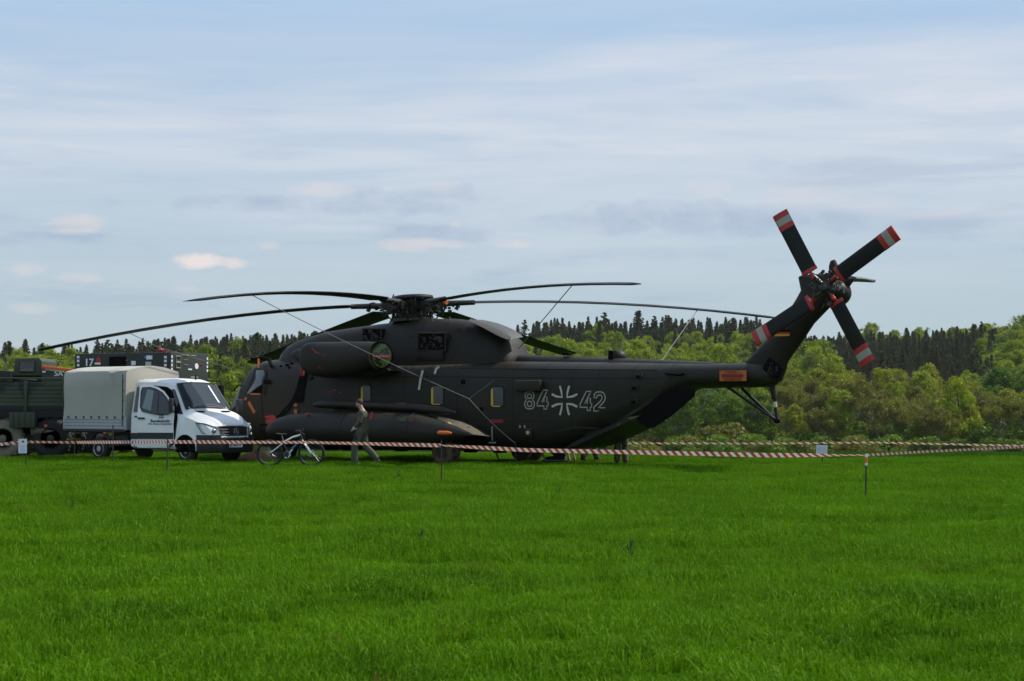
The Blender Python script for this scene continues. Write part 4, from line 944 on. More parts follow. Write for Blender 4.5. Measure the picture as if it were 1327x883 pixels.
for i in range(N):
    x = XB0 + .03 + (XB1 - XB0 - .06) * i / (N - 1); e_ = .02 if 0 < i < N - 1 else 0; ring_ = []
    prof = [(-1.075, 1.29), (-1.065, 1.7), (-1.06, 2.2), (-1.05, 2.62), (-1.0, 2.69), (-.5, 2.80), (0, 2.85), (.5, 2.80), (1.0, 2.69), (1.05, 2.62), (1.06, 2.2), (1.075, 1.29)]
    for k, (y, z) in enumerate(prof):
        amp = .025 if 0 < k < 4 or 7 < k < 11 else .008
        ring_.append(Vector((x, y + amp * (mnoise.noise(Vector((x * 2.5, z * 1.5, y)))) * 1.6 + (-.006 if i % 4 == 0 and k < 4 else 0), z + (.012 * mnoise.noise(Vector((x * 3, y * 3, 7)))) - (.02 * (1 - abs(math.sin(i * math.pi / 4)))) * 0)))
    rs.append(ring_)
canvas = cv.loft(rs).build('canvas_cover', 'canvas', van)
m_ = MB()
for k in range(8): MB().box((XB0 - .08 - (XB0 - XB1 - .3) * k / 7 * -1 * -1, -1.10, 1.30), (.035, .03, .06)).build('canvas_eyelet', 'plastic', canvas)
MB().tube([(XB0 - .10, -1.095, 1.02), (XB0 - .10, -1.085, 1.7), (XB0 - .12, -1.07, 2.58)], .012, 5).build('canvas_cord', 'plastic', canvas)
for z in (1.5, 1.8, 2.1, 2.4): MB().box((XB0 - .08, -1.09, z), (.06, .02, .02)).build('canvas_strap', 'plastic', canvas)
# orange marker lamp, red and white post at the rear
MB().box((XB0 - .9, -1.06, .83), (.10, .03, .04)).build('marker_lamp', 'orange', van)
MB().box((XB1 + .02, -.7, .62), (.04, .5, .05)).build('rear_underrun_bar', 'yellow', van)

# ================================================================== MILITARY TRUCKS
def bigwheel(par, x, y, r, mt='mudrubber', wd=.36):
    t_ = wheel_mesh(MB(), (x, y, r), (0, 1, 0), r, wd, 36).build('wheel', mt, par)
    tr = MB()
    for k in range(28): a = 2 * math.pi * k / 28; tr.box((x + r * math.cos(a), y + (.08 if k % 2 else -.08), r + r * math.sin(a)), (.06, wd * .45, .07), Matrix.Rotation(-a, 3, 'Y'))
    tr.build('tread_block', mt, t_)
    s_ = -1 if y < 1 else 1
    MB().lathe([(0, r * .56), (.03, r * .52), (-.06, r * .40), (-.04, r * .2), (.06, r * .18), (.08, .02)], (x, y + s_ * wd * .5, r), (0, s_, 0), 20).build('rim', 'hub' if mt != 'mudrubber' else 'exhaust', t_)
# cargo truck on the far left, side-on, cab outside the picture
T1 = empty('cargo_truck', (-15.9, 60, 0), 0, 'camouflaged military cargo truck with ribbed drop sides behind the small paper sign', 'truck')
def tb(name, c, d, mt, par, bevel=.015, rot=None): return MB().box(c, d, rot).build(name, mt, par, bevel=bevel)
for x, mt in ((-.05, 'mudrubber'), (1.45, 'rubber'), (-4.4, 'mudrubber')):
    for y in (0.2, 2.1): bigwheel(T1, x, y, .62, mt)
tb('chassis_frame', (-1.9, .75, 1.15), (7.6, .14, .24), 'darkiron', T1); tb('chassis_frame', (-1.9, 1.6, 1.15), (7.6, .14, .24), 'darkiron', T1)
tb('bed_floor', (-.9, 1.15, 1.56), (5.6, 2.4, .12), 'darkiron', T1)
for k in range(6): 
    for y in (-.05, 2.38): tb('side_board', (-.95, y + (.02 if k % 2 else 0), 1.69 + k * .125), (5.55, .05, .116), 'olive', T1, .012)
for x in (-3.7, -2.0, 1.12): tb('bed_post', (x if x < 1 else .68, -.10, 1.95), (.11, .07, .95), 'olive_plain', T1)
tb('bed_post', (1.88, -.10, 2.0), (.09, .07, .9), 'olive_plain', T1)
MB().tube([(-3.7, -.05, 2.52), (-1.4, -.05, 2.52), (1.86, -.05, 2.50)], .03, 6).build('top_rail', 'olive_plain', T1)
for k in range(5): tb('bed_bow', (-3.2 + k * 1.2, 1.15, 2.5), (.05, 2.4, .05), 'olive_plain', T1)
tb('tailgate', (1.9, 1.15, 2.02), (.05, 2.4, .75), 'olive', T1)
bx = tb('tool_box', (.60, -.02, 1.20), (.80, .4, .48), 'olive_plain', T1, .02)
for k in range(4): tb('tool_box_rib', (.32 + k * .18, -.235, 1.2), (.03, .03, .42), 'olive_plain', bx, .005)
mf = MB().lathe([(0, .05), (.04, .16), (.8, .17), (.86, .12), (1.05, .12), (1.06, .05)], (.78, .15, .86), (1, .05, 0), 16).build('silencer', 'exhaust', T1)
MB().box((1.30, .0, 1.02), (.09, .05, .07)).build('marker_lamp', 'orange', T1)
tb('mudguard', (-.05, .1, 1.38), (1.5, .4, .06), 'darkiron', T1); tb('wheel_housing', (.7, 1.1, 1.0), (2.6, 1.2, .5), 'black', T1, 0)
cb = tb('driver_cab', (-5.3, 1.15, 2.1), (2.0, 2.4, 1.9), 'olive', T1, .12); tb('cab_window', (-5.4, -.06, 2.5), (1.1, .03, .6), 'glass', cb, .02)
wp = MB().lathe([(0, .12), (.03, .13), (.05, .1)], (-.66, .22, 2.52), (0, -1, 0), 16); wp.build('white_reflector', 'paper', T1)
tb('orange_flag', (-1.45, -.1, 2.52), (.16, .02, .16), 'orange_dull', T1, 0)
# tracked/armoured vehicle with an orange beam behind the cargo truck
T2 = empty('recovery_truck', (-15.6, 66, 0), 0, 'dark green truck with small roof window and orange beam behind the cargo truck', 'truck')
def P6(u, v, y=66): return at(u, v, y) - Vector((-15.6, 66, 0))
def slab(name, pts, mt, par, d=2.2, y=66, off=0, bevel=.02): return MB().prism([P6(u, v, y + off) for u, v in pts], (0, 0, 0), (0, d, 0)).build(name, mt, par, bevel=bevel)
cb = slab('roof_cab', [(16, 487), (20, 465), (51, 464), (54, 468), (54, 487)], 'olive_plain', T2)
wdw = slab('cab_window', [(23, 483), (25, 467.5), (45.5, 467), (45.5, 483)], 'plastic', cb, .05, 66, -.04)
slab('window_pane', [(25, 481.5), (26.5, 469), (44, 468.6), (44, 481.5)], 'glass', wdw, .02, 66, -.055, 0); slab('window_contents', [(27, 481), (29, 478), (33, 477), (37, 479), (42, 476.5), (43, 481)], 'exhaust', wdw, .01, 66, -.065, 0)
slab('hull', [(-25, 590), (-25, 486), (98, 486), (98, 590)], 'darkiron', T2, 2.3, 66, .2)
slab('engine_deck', [(54, 500), (54, 479), (100, 485), (100, 500)], 'olive_plain', T2, 2.0, 66, 0)
slab('front_deck', [(-25, 495), (-25, 480.5), (0, 480), (16, 481.5), (16, 495)], 'olive', T2, 2.0, 66, 0)
slab('orange_beam', [(54.5, 477), (54.5, 473.5), (80, 476.6), (98, 479), (98, 481.4), (78, 480)], 'orange', T2, .15, 66, -.12)
slab('red_tail_lamp', [(54.5, 479.5), (54.5, 476), (58.5, 476.4), (58.5, 480)], 'red', T2, .06, 66, -.14); slab('white_plate', [(55, 483), (55, 480.8), (59, 480.8), (59, 483)], 'paper', T2, .03, 66, -.14, 0)
m_ = MB(); put_text(m_, "5A", .26, P6(76, 484.6, 65.97), (1, 0, 0), (0, 0, 1), 1.0, .008); m_.build('lettering', 'paper', T2)
for x in (-1.2, .6): 
    bigwheel(T2, x, .4, .55, 'rubber')
# shelter truck "17", three-quarter view behind the van
BR = math.atan2(-.47, .88); T3 = empty('shelter_truck', (-11.6, 65, 0), BR, 'dark green truck with box body marked 17 rising behind the canvas back', 'truck')
B_ = Frame((-11.6, 65), BR)
zt = 3.47
tb('box_body', (-2.1, 1.05, (zt + 1.75) / 2), (4.2, 2.1, zt - 1.75), 'shelter', T3, .03)
bxs = [o for o in COL.objects if o.parent == T3][0]
def bs(name, u0, v0, u1, v1, mt, d=.02, par=None):
    a, b = B_.S(u0, v0, -.0), B_.S(u1, v1, -.0); return MB().box(((a.x + b.x) / 2, -d / 2, (a.z + b.z) / 2), (abs(a.x - b.x), d, abs(a.z - b.z))).build(name, mt, par or bxs)
a = B_.S(115.5, 470.5, 0); m_ = MB(); put_text(m_, "17", .36, (a.x + .0, -.008, a.z), (1, 0, 0), (0, 0, 1), 1.15, .012); m_.build('lettering', 'paper', bxs)
a = B_.S(119.5, 467.5, 0); MB().lathe([(0, .115), (.01, .11)], (a.x + .28, -.004, a.z), (0, -1, 0), 18).build('red_emblem', 'red', bxs)
a = B_.S(119, 471.5, 0); MB().box((a.x + .27, -.01, a.z), (.26, .012, .07)).build('white_bar', 'paper', bxs)
bs('dark_panel', 142, 462.5, 163, 478, 'black'); bs('placard', 170.5, 468, 176, 473.5, 'paper'); bs('placard', 190, 461, 197.5, 466, 'paper'); bs('placard', 189, 469, 196, 474, 'white_mark'); bs('red_plate', 163.5, 466.5, 166.5, 468, 'red'); bs('blue_plate', 187, 462, 189, 464.5, 'blue')
for k, v in enumerate((463, 468, 473.5, 479)):
    for u, w_ in ((101.5, 3), (214.5, 3.4)): bs('hazard_mark', u - w_ / 2, v - 1.6, u + w_ / 2, v + 1.6, 'paper', .012)
# front end wall of the box
def be(name, y0, y1, z0, z1, mt, d=.02): return MB().box((d / 2, (y0 + y1) / 2, (z0 + z1) / 2), (d, abs(y1 - y0), abs(z1 - z0))).build(name, mt, bxs)
for k in range(4): be('hazard_mark', .03, .10, 3.32 - k * .14 - .05, 3.32 - k * .14 + .04, 'paper', .012); be('hazard_mark', 2.0, 2.07, 3.30 - k * .14 - .05, 3.30 - k * .14 + .04, 'paper', .012)
for z0 in (3.16, 2.94):
    m_ = MB(); m_.tube([(.02, .28, z0), (.02, .52, z0), (.02, .52, z0 + .18), (.02, .28, z0 + .18), (.02, .28, z0)], .018, 4); m_.build('hatch_frame', 'mark', bxs)
be('top_strip', .6, 1.0, 3.38, 3.41, 'mark'); be('top_strip', 1.1, 1.4, 3.37, 3.40, 'mark'); be('small_plate', .95, 1.15, 2.88, 2.93, 'paper'); be('small_plate', 1.55, 1.75, 3.08, 3.12, 'redmark')
MB().lathe([(0, .10), (.015, .10)], (.005, 1.42, 3.02), (1, 0, 0), 18).build('round_sign', 'paper', bxs)
be('small_plate', .7, .95, 3.22, 3.235, 'mark'); be('small_plate', .7, .95, 3.05, 3.065, 'mark'); be('lower_rail', 1.1, 1.5, 2.62, 2.66, 'mark')
MB().lathe([(0, .10), (.1, .11), (.16, .04)], (-.75, .4, zt), (0, 0, 1), 12).build('roof_beacon', 'redmark', T3); MB().box((-.55, .4, zt + .03), (.2, .2, .06)).build('roof_fitting', 'redmark', T3)
for x in (-1.0, -2.6, -3.7): MB().tube([(x, .8, zt), (x, .8, zt + .3)], .01, 4).build('roof_aerial', 'black', T3)
tb('chassis_frame', (-1.6, 1.05, .95), (5.0, 1.0, .3), 'darkiron', T3)
tb('box_floor', (-2.1, 1.05, 1.6), (4.2, 2.1, .3), 'darkiron', T3)
for x in (-3.5, .5): 
    for y in (.2, 1.9): bigwheel(T3, x, y, .55)
cb = tb('driver_cab', (.50, .95, 1.50), (.85, 1.8, 1.0), 'olive_plain', T3, .10); tb('cab_window', (.50, .03, 1.72), (.5, .03, .35), 'glass', cb)
tb('windscreen', (.94, .95, 1.72), (.03, 1.5, .36), 'glass', cb)
MB().tube([(.3, .2, 1.9), (.4, .0, 2.5), (2.3, -.30, 2.47), (2.35, -.3, 2.35)], .02, 5).build('mirror_arm', 'black', T3)
tb('wing_mirror', (2.35, -.30, 2.12), (.08, .22, .42), 'black', T3, .02)
tb('tank_rack', (-1.6, .1, 1.0), (.9, .5, .5), 'darkiron', T3)

# ================================================================== SMALL THINGS
# e-bike
BO = (at(377, 600, 51.5).x, 51.5); bike = empty('bicycle', (BO[0], BO[1], 0), R(-3), 'white and black mountain bicycle standing in the grass in front of the drop tank', 'bicycle')
RW, FW, WR = Vector((-.57, 0, .365)), Vector((.55, 0, .365)), .365
for c_ in (RW, FW):
    ty = MB().torus(c_, (0, 1, 0), WR - .025, .027, 44, 8).build('wheel', 'rubber', bike)
    MB().torus(c_, (0, 1, 0), WR - .06, .012, 44, 6).build('rim', 'plastic', ty)
    sp_ = MB()
    for k in range(24): a = 2 * math.pi * k / 24; sp_.tube([c_ + Vector((.03 * math.cos(a + .9), .03 if k % 2 else -.03, .03 * math.sin(a + .9))), c_ + Vector((math.cos(a), 0, math.sin(a))) * (WR - .06)], .0016, 3)
    sp_.build('spokes', 'steel', ty); tag(ty.children[1], kind='stuff') if False else None
    MB().lathe([(-.05, .025), (.05, .025)], c_, (0, 1, 0), 10).build('wheel_hub', 'steel', ty)
    MB().torus(c_ + Vector((0, -.05, 0)), (0, 1, 0), .085 if c_ is FW else .07, .010, 24, 4).build('brake_disc', 'steel', ty)
for a0, a1 in ((-50, -30), (150, 168)):
    MB().tube([FW + Vector((math.cos(R(a)), -.03, math.sin(R(a)))) * (WR - .02) for a in np.linspace(a0, a1, 5)], .012, 5).build('rim_decal', 'blue', bike)
BB = Vector((-.10, 0, .34)); ST_ = Vector((-.20, 0, .66)); HT = Vector((.26, 0, .86)); HB = Vector((.30, 0, .74))
fr = MB().tube([ST_, ST_.lerp(HT, .5) + Vector((0, 0, .03)), HT], [.024, .026, .028], 8).tube([RW + Vector((.02, -.06, .02)), ST_ + Vector((0, -.03, -.02))], .014, 6).tube([RW + Vector((.02, .06, .02)), ST_ + Vector((0, .03, -.02))], .014, 6)
fr.build('frame', 'white', bike)
MB().tube([BB, HB], [.05, .04], 8).tube([BB, ST_], .02, 8).tube([RW + Vector((0, -.06, 0)), BB + Vector((0, -.05, 0))], .014, 6).tube([RW + Vector((0, .06, 0)), BB + Vector((0, .05, 0))], .014, 6).tube([HB, HT], .03, 8).build('lower_frame', 'plastic', bike)
MB().tube([BB.lerp(HB, .35) + Vector((0, -.045, .01)), BB.lerp(HB, .62) + Vector((0, -.04, .01))], .016, 6).build('frame_stripe', 'blue', bike)
MB().box(BB + Vector((.02, 0, -.02)), (.16, .10, .14)).build('motor', 'plastic', bike, bevel=.03)
MB().tube([BB + Vector((-.06, -.06, -.09)), BB + Vector((.02, -.06, -.10)), BB + Vector((.08, -.06, -.03)), BB + Vector((.07, -.06, .03)), BB + Vector((.15, -.05, .13))], .018, 6).build('motor_cover', 'white', bike)
MB().torus(BB + Vector((0, -.07, 0)), (0, 1, 0), .08, .006, 24, 4).build('chainring', 'steel', bike)
for s_ in (1, -1): MB().tube([BB + Vector((0, -.08 * s_, 0)), BB + Vector((.03 * s_, -.09 * s_, -.165 * s_))], .012, 6).box(BB + Vector((.03 * s_, -.14 * s_, -.165 * s_)), (.08, .09, .02)).build('pedal_crank', 'plastic', bike)
MB().tube([HB + Vector((.01, 0, -.02)), HB + Vector((.03, -.055, -.06)), FW + Vector((0, -.055, 0))], [.02, .024, .016], 8).tube([HB + Vector((.03, .055, -.06)), FW + Vector((0, .055, 0))], [.024, .016], 8).build('fork', 'white', bike)
MB().tube([ST_, ST_ + Vector((-.05, 0, .20))], .014, 8).build('seat_post', 'steel', bike)
sr = [[Vector((ST_.x - .05 + x, w_ * math.cos(a), ST_.z + .22 + .02 * math.sin(a) + dz)) for a in np.linspace(0, 2 * math.pi, 11)[:-1]] for x, w_, dz in ((-.15, .02, .01), (-.12, .07, .012), (-.04, .065, 0), (.05, .03, 0), (.13, .018, -.004))]
MB().loft(sr).build('saddle', 'plastic', bike)
MB().tube([HT, HT + Vector((-.03, 0, .09))], .02, 8).tube([HT + Vector((-.09, -.34, .12)), HT + Vector((-.02, -.12, .10)), HT + Vector((-.02, .12, .10)), HT + Vector((-.09, .34, .12))], .016, 8).build('handlebar', 'plastic', bike)
MB().box(HT + Vector((.05, 0, .14)), (.04, .07, .06)).box(HT + Vector((-.02, -.16, .14)), (.05, .05, .06)).build('bike_lamp', 'plastic', bike, bevel=.01)
MB().tube([HT + Vector((0, -.2, .1)), HT + Vector((.13, -.1, .0)), HT + Vector((.10, -.03, -.14))], .006, 5).build('brake_cable', 'plastic', bike)
# earth heap
m_ = MB(); p = at(333, 596, 57.4); rs = []
for i in range(7):
    rr = 1.0 - i / 6; z = .30 * (1 - rr ** 2); rs.append([Vector((p.x + (.75 * rr) * math.cos(a) * (1 + .2 * mnoise.noise(Vector((a, i, 1)))), p.y + .6 * rr * math.sin(a), z * (1 + .3 * mnoise.noise(Vector((a * 2, i, 2)))) - .02)) for a in np.linspace(0, 2 * math.pi, 17)[:-1]])
tag(m_.loft(rs).build('earth_heap', 'earth'), 'small reddish brown heap of earth between the van and the bicycle', 'heap')

# people: continuous remeshed bodies
def limb(mb, pts, rad, n=12):
    mb.tube(pts, rad, n)
    for p, r_ in zip(pts, rad): mb.ball(p, r_, 12, 9)
def remesh(mb, name, mt, parent, vox=.014, smooth_it=3):
    o = mb.build(name, mt); md = o.modifiers.new('r', 'REMESH'); md.mode = 'VOXEL'; md.voxel_size = vox
    sm = o.modifiers.new('s', 'SMOOTH'); sm.iterations = smooth_it; sm.factor = .6
    dg = bpy.context.evaluated_depsgraph_get(); me = bpy.data.meshes.new_from_object(o.evaluated_get(dg))
    me.materials.clear(); me.materials.append(M[mt] if isinstance(mt, str) else mt)
    for p in me.polygons: p.use_smooth = True
    bpy.data.objects.remove(o); q = bpy.data.objects.new(name, me); COL.objects.link(q); q.parent = parent; return q
def hand(mb, wrist, d, side, s_=1.0):
    d = Vector(d).normalized(); side = Vector(side).normalized(); nrm = d.cross(side)
    palm = wrist + d * .05
    mb.tube([wrist, palm, wrist + d * .10], [.026, .036, .034], 8)
    for k, (o_, L_) in enumerate(((-.030, .070), (-.010, .080), (.010, .075), (.030, .058))):
        b = wrist + d * .09 + side * o_; m1 = b + d * L_ * .5 + nrm * .008; mb.tube([b, m1, m1 + d * L_ * .42 + nrm * .025], [.0095, .009, .0075], 6)
    b = wrist + d * .03 + side * -.03; mb.tube([b, b + d * .035 - side * .025, b + d * .07 - side * .03 + nrm * .012], [.012, .010, .008], 6)
def person(name_loc, rz, label, J, cloth, hairc='hair', boots='boot', bare=False, sleeve=True, group=None, vox=.014):
    root = empty('person', name_loc, rz, label, 'person', group); J = {k: Vector(v) for k, v in J.items()}
    fwd = Vector((1, 0, 0)); b = MB()
    # body
    hd = J['head']; nk = J['neck']; ch_ = J['chest']; pv = J['pelvis']
    hdir = J.get('look', Vector((1, 0, 0))).normalized(); hup = (hd - nk).normalized()
    b.ball(hd, (.088, .075, .115), 16, 12); b.ball(hd - hup * .05 + hdir * .025, (.068, .058, .07), 12, 9)
    b.tube([nk - hup * .02, hd - hup * .06], [.062, .056], 10)
    b.tube([hd + hdir * .082 + hup * .015, hd + hdir * .108 - hup * .022], [.010, .017], 6)   # nose
    b.ball(hd + hdir * .078 - hup * .062, (.018, .026, .012), 8, 6); b.ball(hd + hdir * .07 - hup * .10, (.025, .028, .02), 8, 6)
    sidev = hup.cross(hdir).normalized()
    for s_ in (1, -1): b.ball(hd + sidev * .078 * s_ - hup * .015 - hdir * .005, (.02, .012, .032), 8, 6)
    b.tube([nk, ch_, J['waist'], pv], [.075, .135, .125, .14], 14)
    for s_ in 'lr':
        limb(b, [J['sh' + s_], J['el' + s_], J['wr' + s_]], [.052, .040, .028]); b.tube([J['sh' + s_], ch_.lerp(nk, .4)], [.055, .09], 10)
        limb(b, [J['hip' + s_], J['kn' + s_], J['an' + s_]], [.085, .058, .042]); b.tube([J['an' + s_], J['an' + s_] + Vector((0, 0, -.05)), J['to' + s_]], [.04, .045, .03], 8)
        d = (J['wr' + s_] - J['el' + s_]); hand(b, J['wr' + s_], J.get('hd' + s_, d), Vector((0, 0, 1)).cross(d) if abs(d.normalized().z) < .8 else Vector((1, 0, 0)))
    body = remesh(b, 'body', 'skin', root, .010, 1)
    for s_ in (1, -1): MB().ball(hd + hdir * .078 + sidev * .03 * s_ + hup * .012, .011, 8, 6).build('eye', 'ink', body)
    # suit over it
    c = MB()
    wdt = {'r': 1, 'l': 1}
    tor = []
    ax_ = [(nk - hup * .045, .075, .085), (nk.lerp(ch_, .35), .13, .185), (ch_, .165, .20), (J['waist'], .155, .17), (pv, .16, .18)]
    lat = (J['shl'] - J['shr']).normalized()
    for p, rx, ry in ax_:
        f_ = lat.cross(Vector((0, 0, 1))); f_.normalize(); tor.append([p + f_ * rx * math.cos(a) * -1 + lat * ry * math.sin(a) for a in np.linspace(0, 2 * math.pi, 17)[:-1]])
    c.loft(tor); c.ball(pv - Vector((0, 0, .04)), (.15, .17, .13), 12, 8)
    for s_ in 'lr':
        el = J['el' + s_]; wr = J['wr' + s_]; sh = J['sh' + s_]
        if sleeve: limb(c, [sh, sh.lerp(el, .5), el, el.lerp(wr, .5), wr - (wr - el).normalized() * .03], [.080, .074, .066, .060, .048])
        else: limb(c, [sh, sh.lerp(el, .7)], [.072, .066])
        c.tube([sh, ch_.lerp(nk, .3)], [.07, .12], 10)
        hp, kn, an = J['hip' + s_], J['kn' + s_], J['an' + s_]
        limb(c, [hp, hp.lerp(kn, .5), kn, kn.lerp(an, .5), an + (kn - an).normalized() * .02], [.122, .110, .098, .098, .088])
    # folds
    for v_i, v in enumerate(c.v):
        p = Vector(v); k = mnoise.noise(p * 9) * .012 + .014 * mnoise.noise(Vector((p.x * 6, p.y * 6, p.z * 22))); c.v[v_i] = (v[0] + k, v[1] + k, v[2] + mnoise.noise(p * 7 + Vector((5, 5, 5))) * .01)
    remesh(c, 'coverall' if cloth == 'coverall' else 'uniform', cloth, root, .014, 2)
    for s_ in 'lr':
        a = J['an' + s_]; t_ = J['to' + s_]; d = (t_ - a); heel = a - Vector((d.x, d.y, 0)).normalized() * .05 + Vector((0, 0, -.06)) if abs(d.z) < .25 else a - Vector((0, 0, .03))
        m_ = MB(); m_.tube([a + Vector((0, 0, .08)), a, a.lerp(heel, .6)], [.055, .056, .052], 10).tube([heel, heel.lerp(t_, .55) + Vector((0, 0, .012)), t_], [.050, .050, .036], 10)
        for p in (heel, heel.lerp(t_, .55), t_): m_.ball(p, .045, 10, 7)
        remesh(m_, 'boot', boots, root, .010, 1)
    h = MB(); h.ball(hd + hup * .025 - hdir * .022, (.098, .084, .102), 16, 12)
    h.v = [v for v in h.v]; hair = h
    # trim the cap: keep back and top only
    keep = []
    for v in h.v:
        p = Vector(v); q = (p - hd); a = q.dot(hdir); z = q.dot(hup)
        if a > .03 and z < .06: p = p - hdir * (a - .03) ; 
        if z < -.05: p = p + hup * (-.05 - z)
        keep.append(tuple(p))
    h.v = keep; h.build('hair', hairc, root)
    return root, J
# walking man seen from his left rear, going left; local +X = walking direction
wm = at(468, 603, 53.0)
root, JJ = person((wm.x, wm.y, 0), R(180 - 6), 'man in olive flight coverall walking left with lowered head in front of the helicopter',
    dict(head=(.06, .0, 1.70), neck=(-.02, 0, 1.54), chest=(-.05, 0, 1.34), waist=(-.05, 0, 1.12), pevl=(0, 0, 0), pelvis=(-.03, 0, .96), look=(.80, 0, -.55),
         shl=(-.03, .19, 1.45), shr=(-.03, -.19, 1.45), ell=(.0, .22, 1.20), wrl=(.16, .17, 1.04), elr=(-.02, -.24, 1.19), wrr=(.14, -.18, 1.06),
         hdl=(.6, 0, -.8), hdr=(.6, .1, -.8),
         hipl=(.0, .10, .93), knl=(.16, .10, .52), anl=(.16, .10, .10), tol=(.32, .11, .035),
         hipr=(-.02, -.10, .93), knr=(-.10, -.10, .52), anr=(-.42, -.10, .17), tor=(-.35, -.10, .03)), 'coverall')
for o in children(root):
    if o.name.startswith('body'):
        for s_ in 'lr': w_ = JJ['wr' + s_]; MB().tube([w_ - Vector((.05, 0, -.03)), w_ + Vector((.02, 0, -.02))], .043, 8).build('white_cuff', 'paper', o)
MB().ball(JJ['head'] + Vector((.045, 0, -.085)), (.055, .055, .05), 12, 8).build('beard', 'ink', root)
MB().box((.08, .105, .035), (.10, .03, .07)).build('white_shoe_mark', 'paper', root, bevel=.01)
MB().box((.12, .19, .76), (.10, .04, .16), Matrix.Rotation(.2, 3, 'Y')).build('thigh_pocket', 'darkcloth', root, bevel=.015)
# soldiers behind the ramp
stand = dict(head=(.03, 0, 1.70), neck=(0, 0, 1.53), chest=(0, 0, 1.34), waist=(0, 0, 1.12), pelvis=(0, 0, .96), look=(1, 0, -.1),
    shl=(0, .19, 1.45), shr=(0, -.19, 1.45), ell=(.02, .25, 1.18), wrl=(.2, .18, 1.05), elr=(.02, -.25, 1.18), wrr=(.12, -.22, .98),
    hipl=(0, .10, .92), knl=(.02, .11, .5), anl=(0, .12, .1), tol=(.15, .14, .035), hipr=(0, -.10, .92), knr=(.02, -.11, .5), anr=(0, -.12, .1), tor=(.15, -.14, .035))
p = at(805, 604, 54.2); person((p.x, p.y, 0), R(75), 'soldier in camouflage trousers standing behind the rear ramp under the tail boom', stand, 'camo', boots='darkcloth')
st2 = dict(stand); st2.update(knl=(.14, .12, .5), anl=(.25, .12, .1), tol=(.4, .13, .035), knr=(-.06, -.11, .5), anr=(-.28, -.12, .14), tor=(-.2, -.12, .035))
p = at(765, 600, 57.2); person((p.x, p.y, 0), R(20), 'soldier in camouflage half hidden behind the belly with only the walking legs showing', st2, 'camo', boots='darkcloth')
kneel = dict(head=(.42, 0, .86), neck=(.33, 0, .74), chest=(.20, 0, .62), waist=(.04, 0, .50), pelvis=(-.10, 0, .40), look=(1, 0, -.6),
    shl=(.27, .18, .68), shr=(.27, -.18, .68), ell=(.38, .22, .42), wrl=(.48, .20, .16), elr=(.30, -.24, .42), wrr=(.36, -.24, .18),
    hipl=(-.10, .10, .36), knl=(.10, .12, .10), anl=(-.30, .12, .08), tol=(-.42, .12, .03), hipr=(-.10, -.10, .36), knr=(.22, -.14, .42), anr=(.16, -.14, .10), tor=(.32, -.15, .035), hdl=(.2, 0, -1), hdr=(.3, 0, -1))
p = at(722, 603, 55.6); person((p.x, p.y, 0), R(-8), 'person in dark shirt kneeling under the helicopter with bare forearms on the grass', kneel, 'darkcloth', boots='darkcloth', sleeve=False)

# ------------------------------------------------------------------ barrier tape, posts, paper signs
tm = bpy.data.materials.new('barrier_stripes'); tm.use_nodes = True; t = tm.node_tree; t.nodes.clear()
uvn = nd(t, 'ShaderNodeUVMap', uv_map='UVMap'); su = nd(t, 'ShaderNodeSeparateXYZ', ins={0: uvn.outputs[0]})
fr_ = mth(t, 'FRACT', mth(t, 'ADD', su.outputs[0], mth(t, 'MULTIPLY', su.outputs[1], .45)))
stp = mth(t, 'GREATER_THAN', fr_, .5)
cc = mixc(t, stp, (.33, .042, .024), (.56, .54, .50))
bs_ = nd(t, 'ShaderNodeBsdfPrincipled', ins={'Base Color': cc, 'Roughness': .35})
trl = nd(t, 'ShaderNodeBsdfTranslucent', ins={0: cc}); t.links.new(nd(t, 'ShaderNodeMixShader', ins={0: .3, 1: bs_.outputs[0], 2: trl.outputs[0]}).outputs[0], nd(t, 'ShaderNodeOutputMaterial').inputs[0])
def tape(pts, label, wd=.08, pitch=.17, twist=None, sag=.03, seed=0):
    """pts: world points; ribbon hanging between them with a slow twist"""
    P = []; n = 40
    for i in range(len(pts) - 1):
        a, b = Vector(pts[i]), Vector(pts[i + 1])
        for k in range(n): s_ = k / n; P.append((a.lerp(b, s_) - Vector((0, 0, sag * 4 * s_ * (1 - s_))), i + s_))
    P.append((Vector(pts[-1]), len(pts) - 1)); vs = []; uv = []; L_ = 0
    for k, (p, par) in enumerate(P):
        d = (P[min(k + 1, len(P) - 1)][0] - P[max(k - 1, 0)][0]).normalized(); up = Vector((0, 0, 1)); sd_ = d.cross(up).normalized()
        if k: L_ += (p - P[k - 1][0]).length
        a = twist(par) if twist else .3 * math.sin(par * 3 + seed); w_ = (up * math.cos(a) + sd_ * math.sin(a)) * wd / 2
        vs += [p + w_, p - w_]; uv += [(L_ / pitch, 1), (L_ / pitch, 0)]
    me = bpy.data.meshes.new('barrier_tape'); me.from_pydata([tuple(v) for v in vs], [], [(2 * k, 2 * k + 1, 2 * k + 3, 2 * k + 2) for k in range(len(P) - 1)])
    ul = me.uv_layers.new(name='UVMap')
    for lp in me.loops: ul.data[lp.index].uv = uv[lp.vertex_index]
    me.materials.append(tm); o = bpy.data.objects.new('barrier_tape', me); COL.objects.link(o); tag(o, label, 'tape', 'red and white barrier tape round the helicopter'); return o
A = [at(-60, 582, 51), at(6, 575.5, 50), at(33, 573, 50), at(100, 573.5, 51), at(217, 573, 46.5), at(400, 573.5, 43.5), at(572, 577.5, 41)]
tw1 = lambda q: .35 + .5 * math.sin(q * 2.1 + .5)
def tw_near(q): return 1.25 if q < .1 else max(.0, 1.25 - q * 2.2) if q < .6 else (.12 if q < 2.6 else 1.2)
tape(A, 'near red and white tape from the left edge to the post below the drop tank', twist=lambda q: .3 + .45 * math.sin(q * 2.4 + 2), sag=.0)
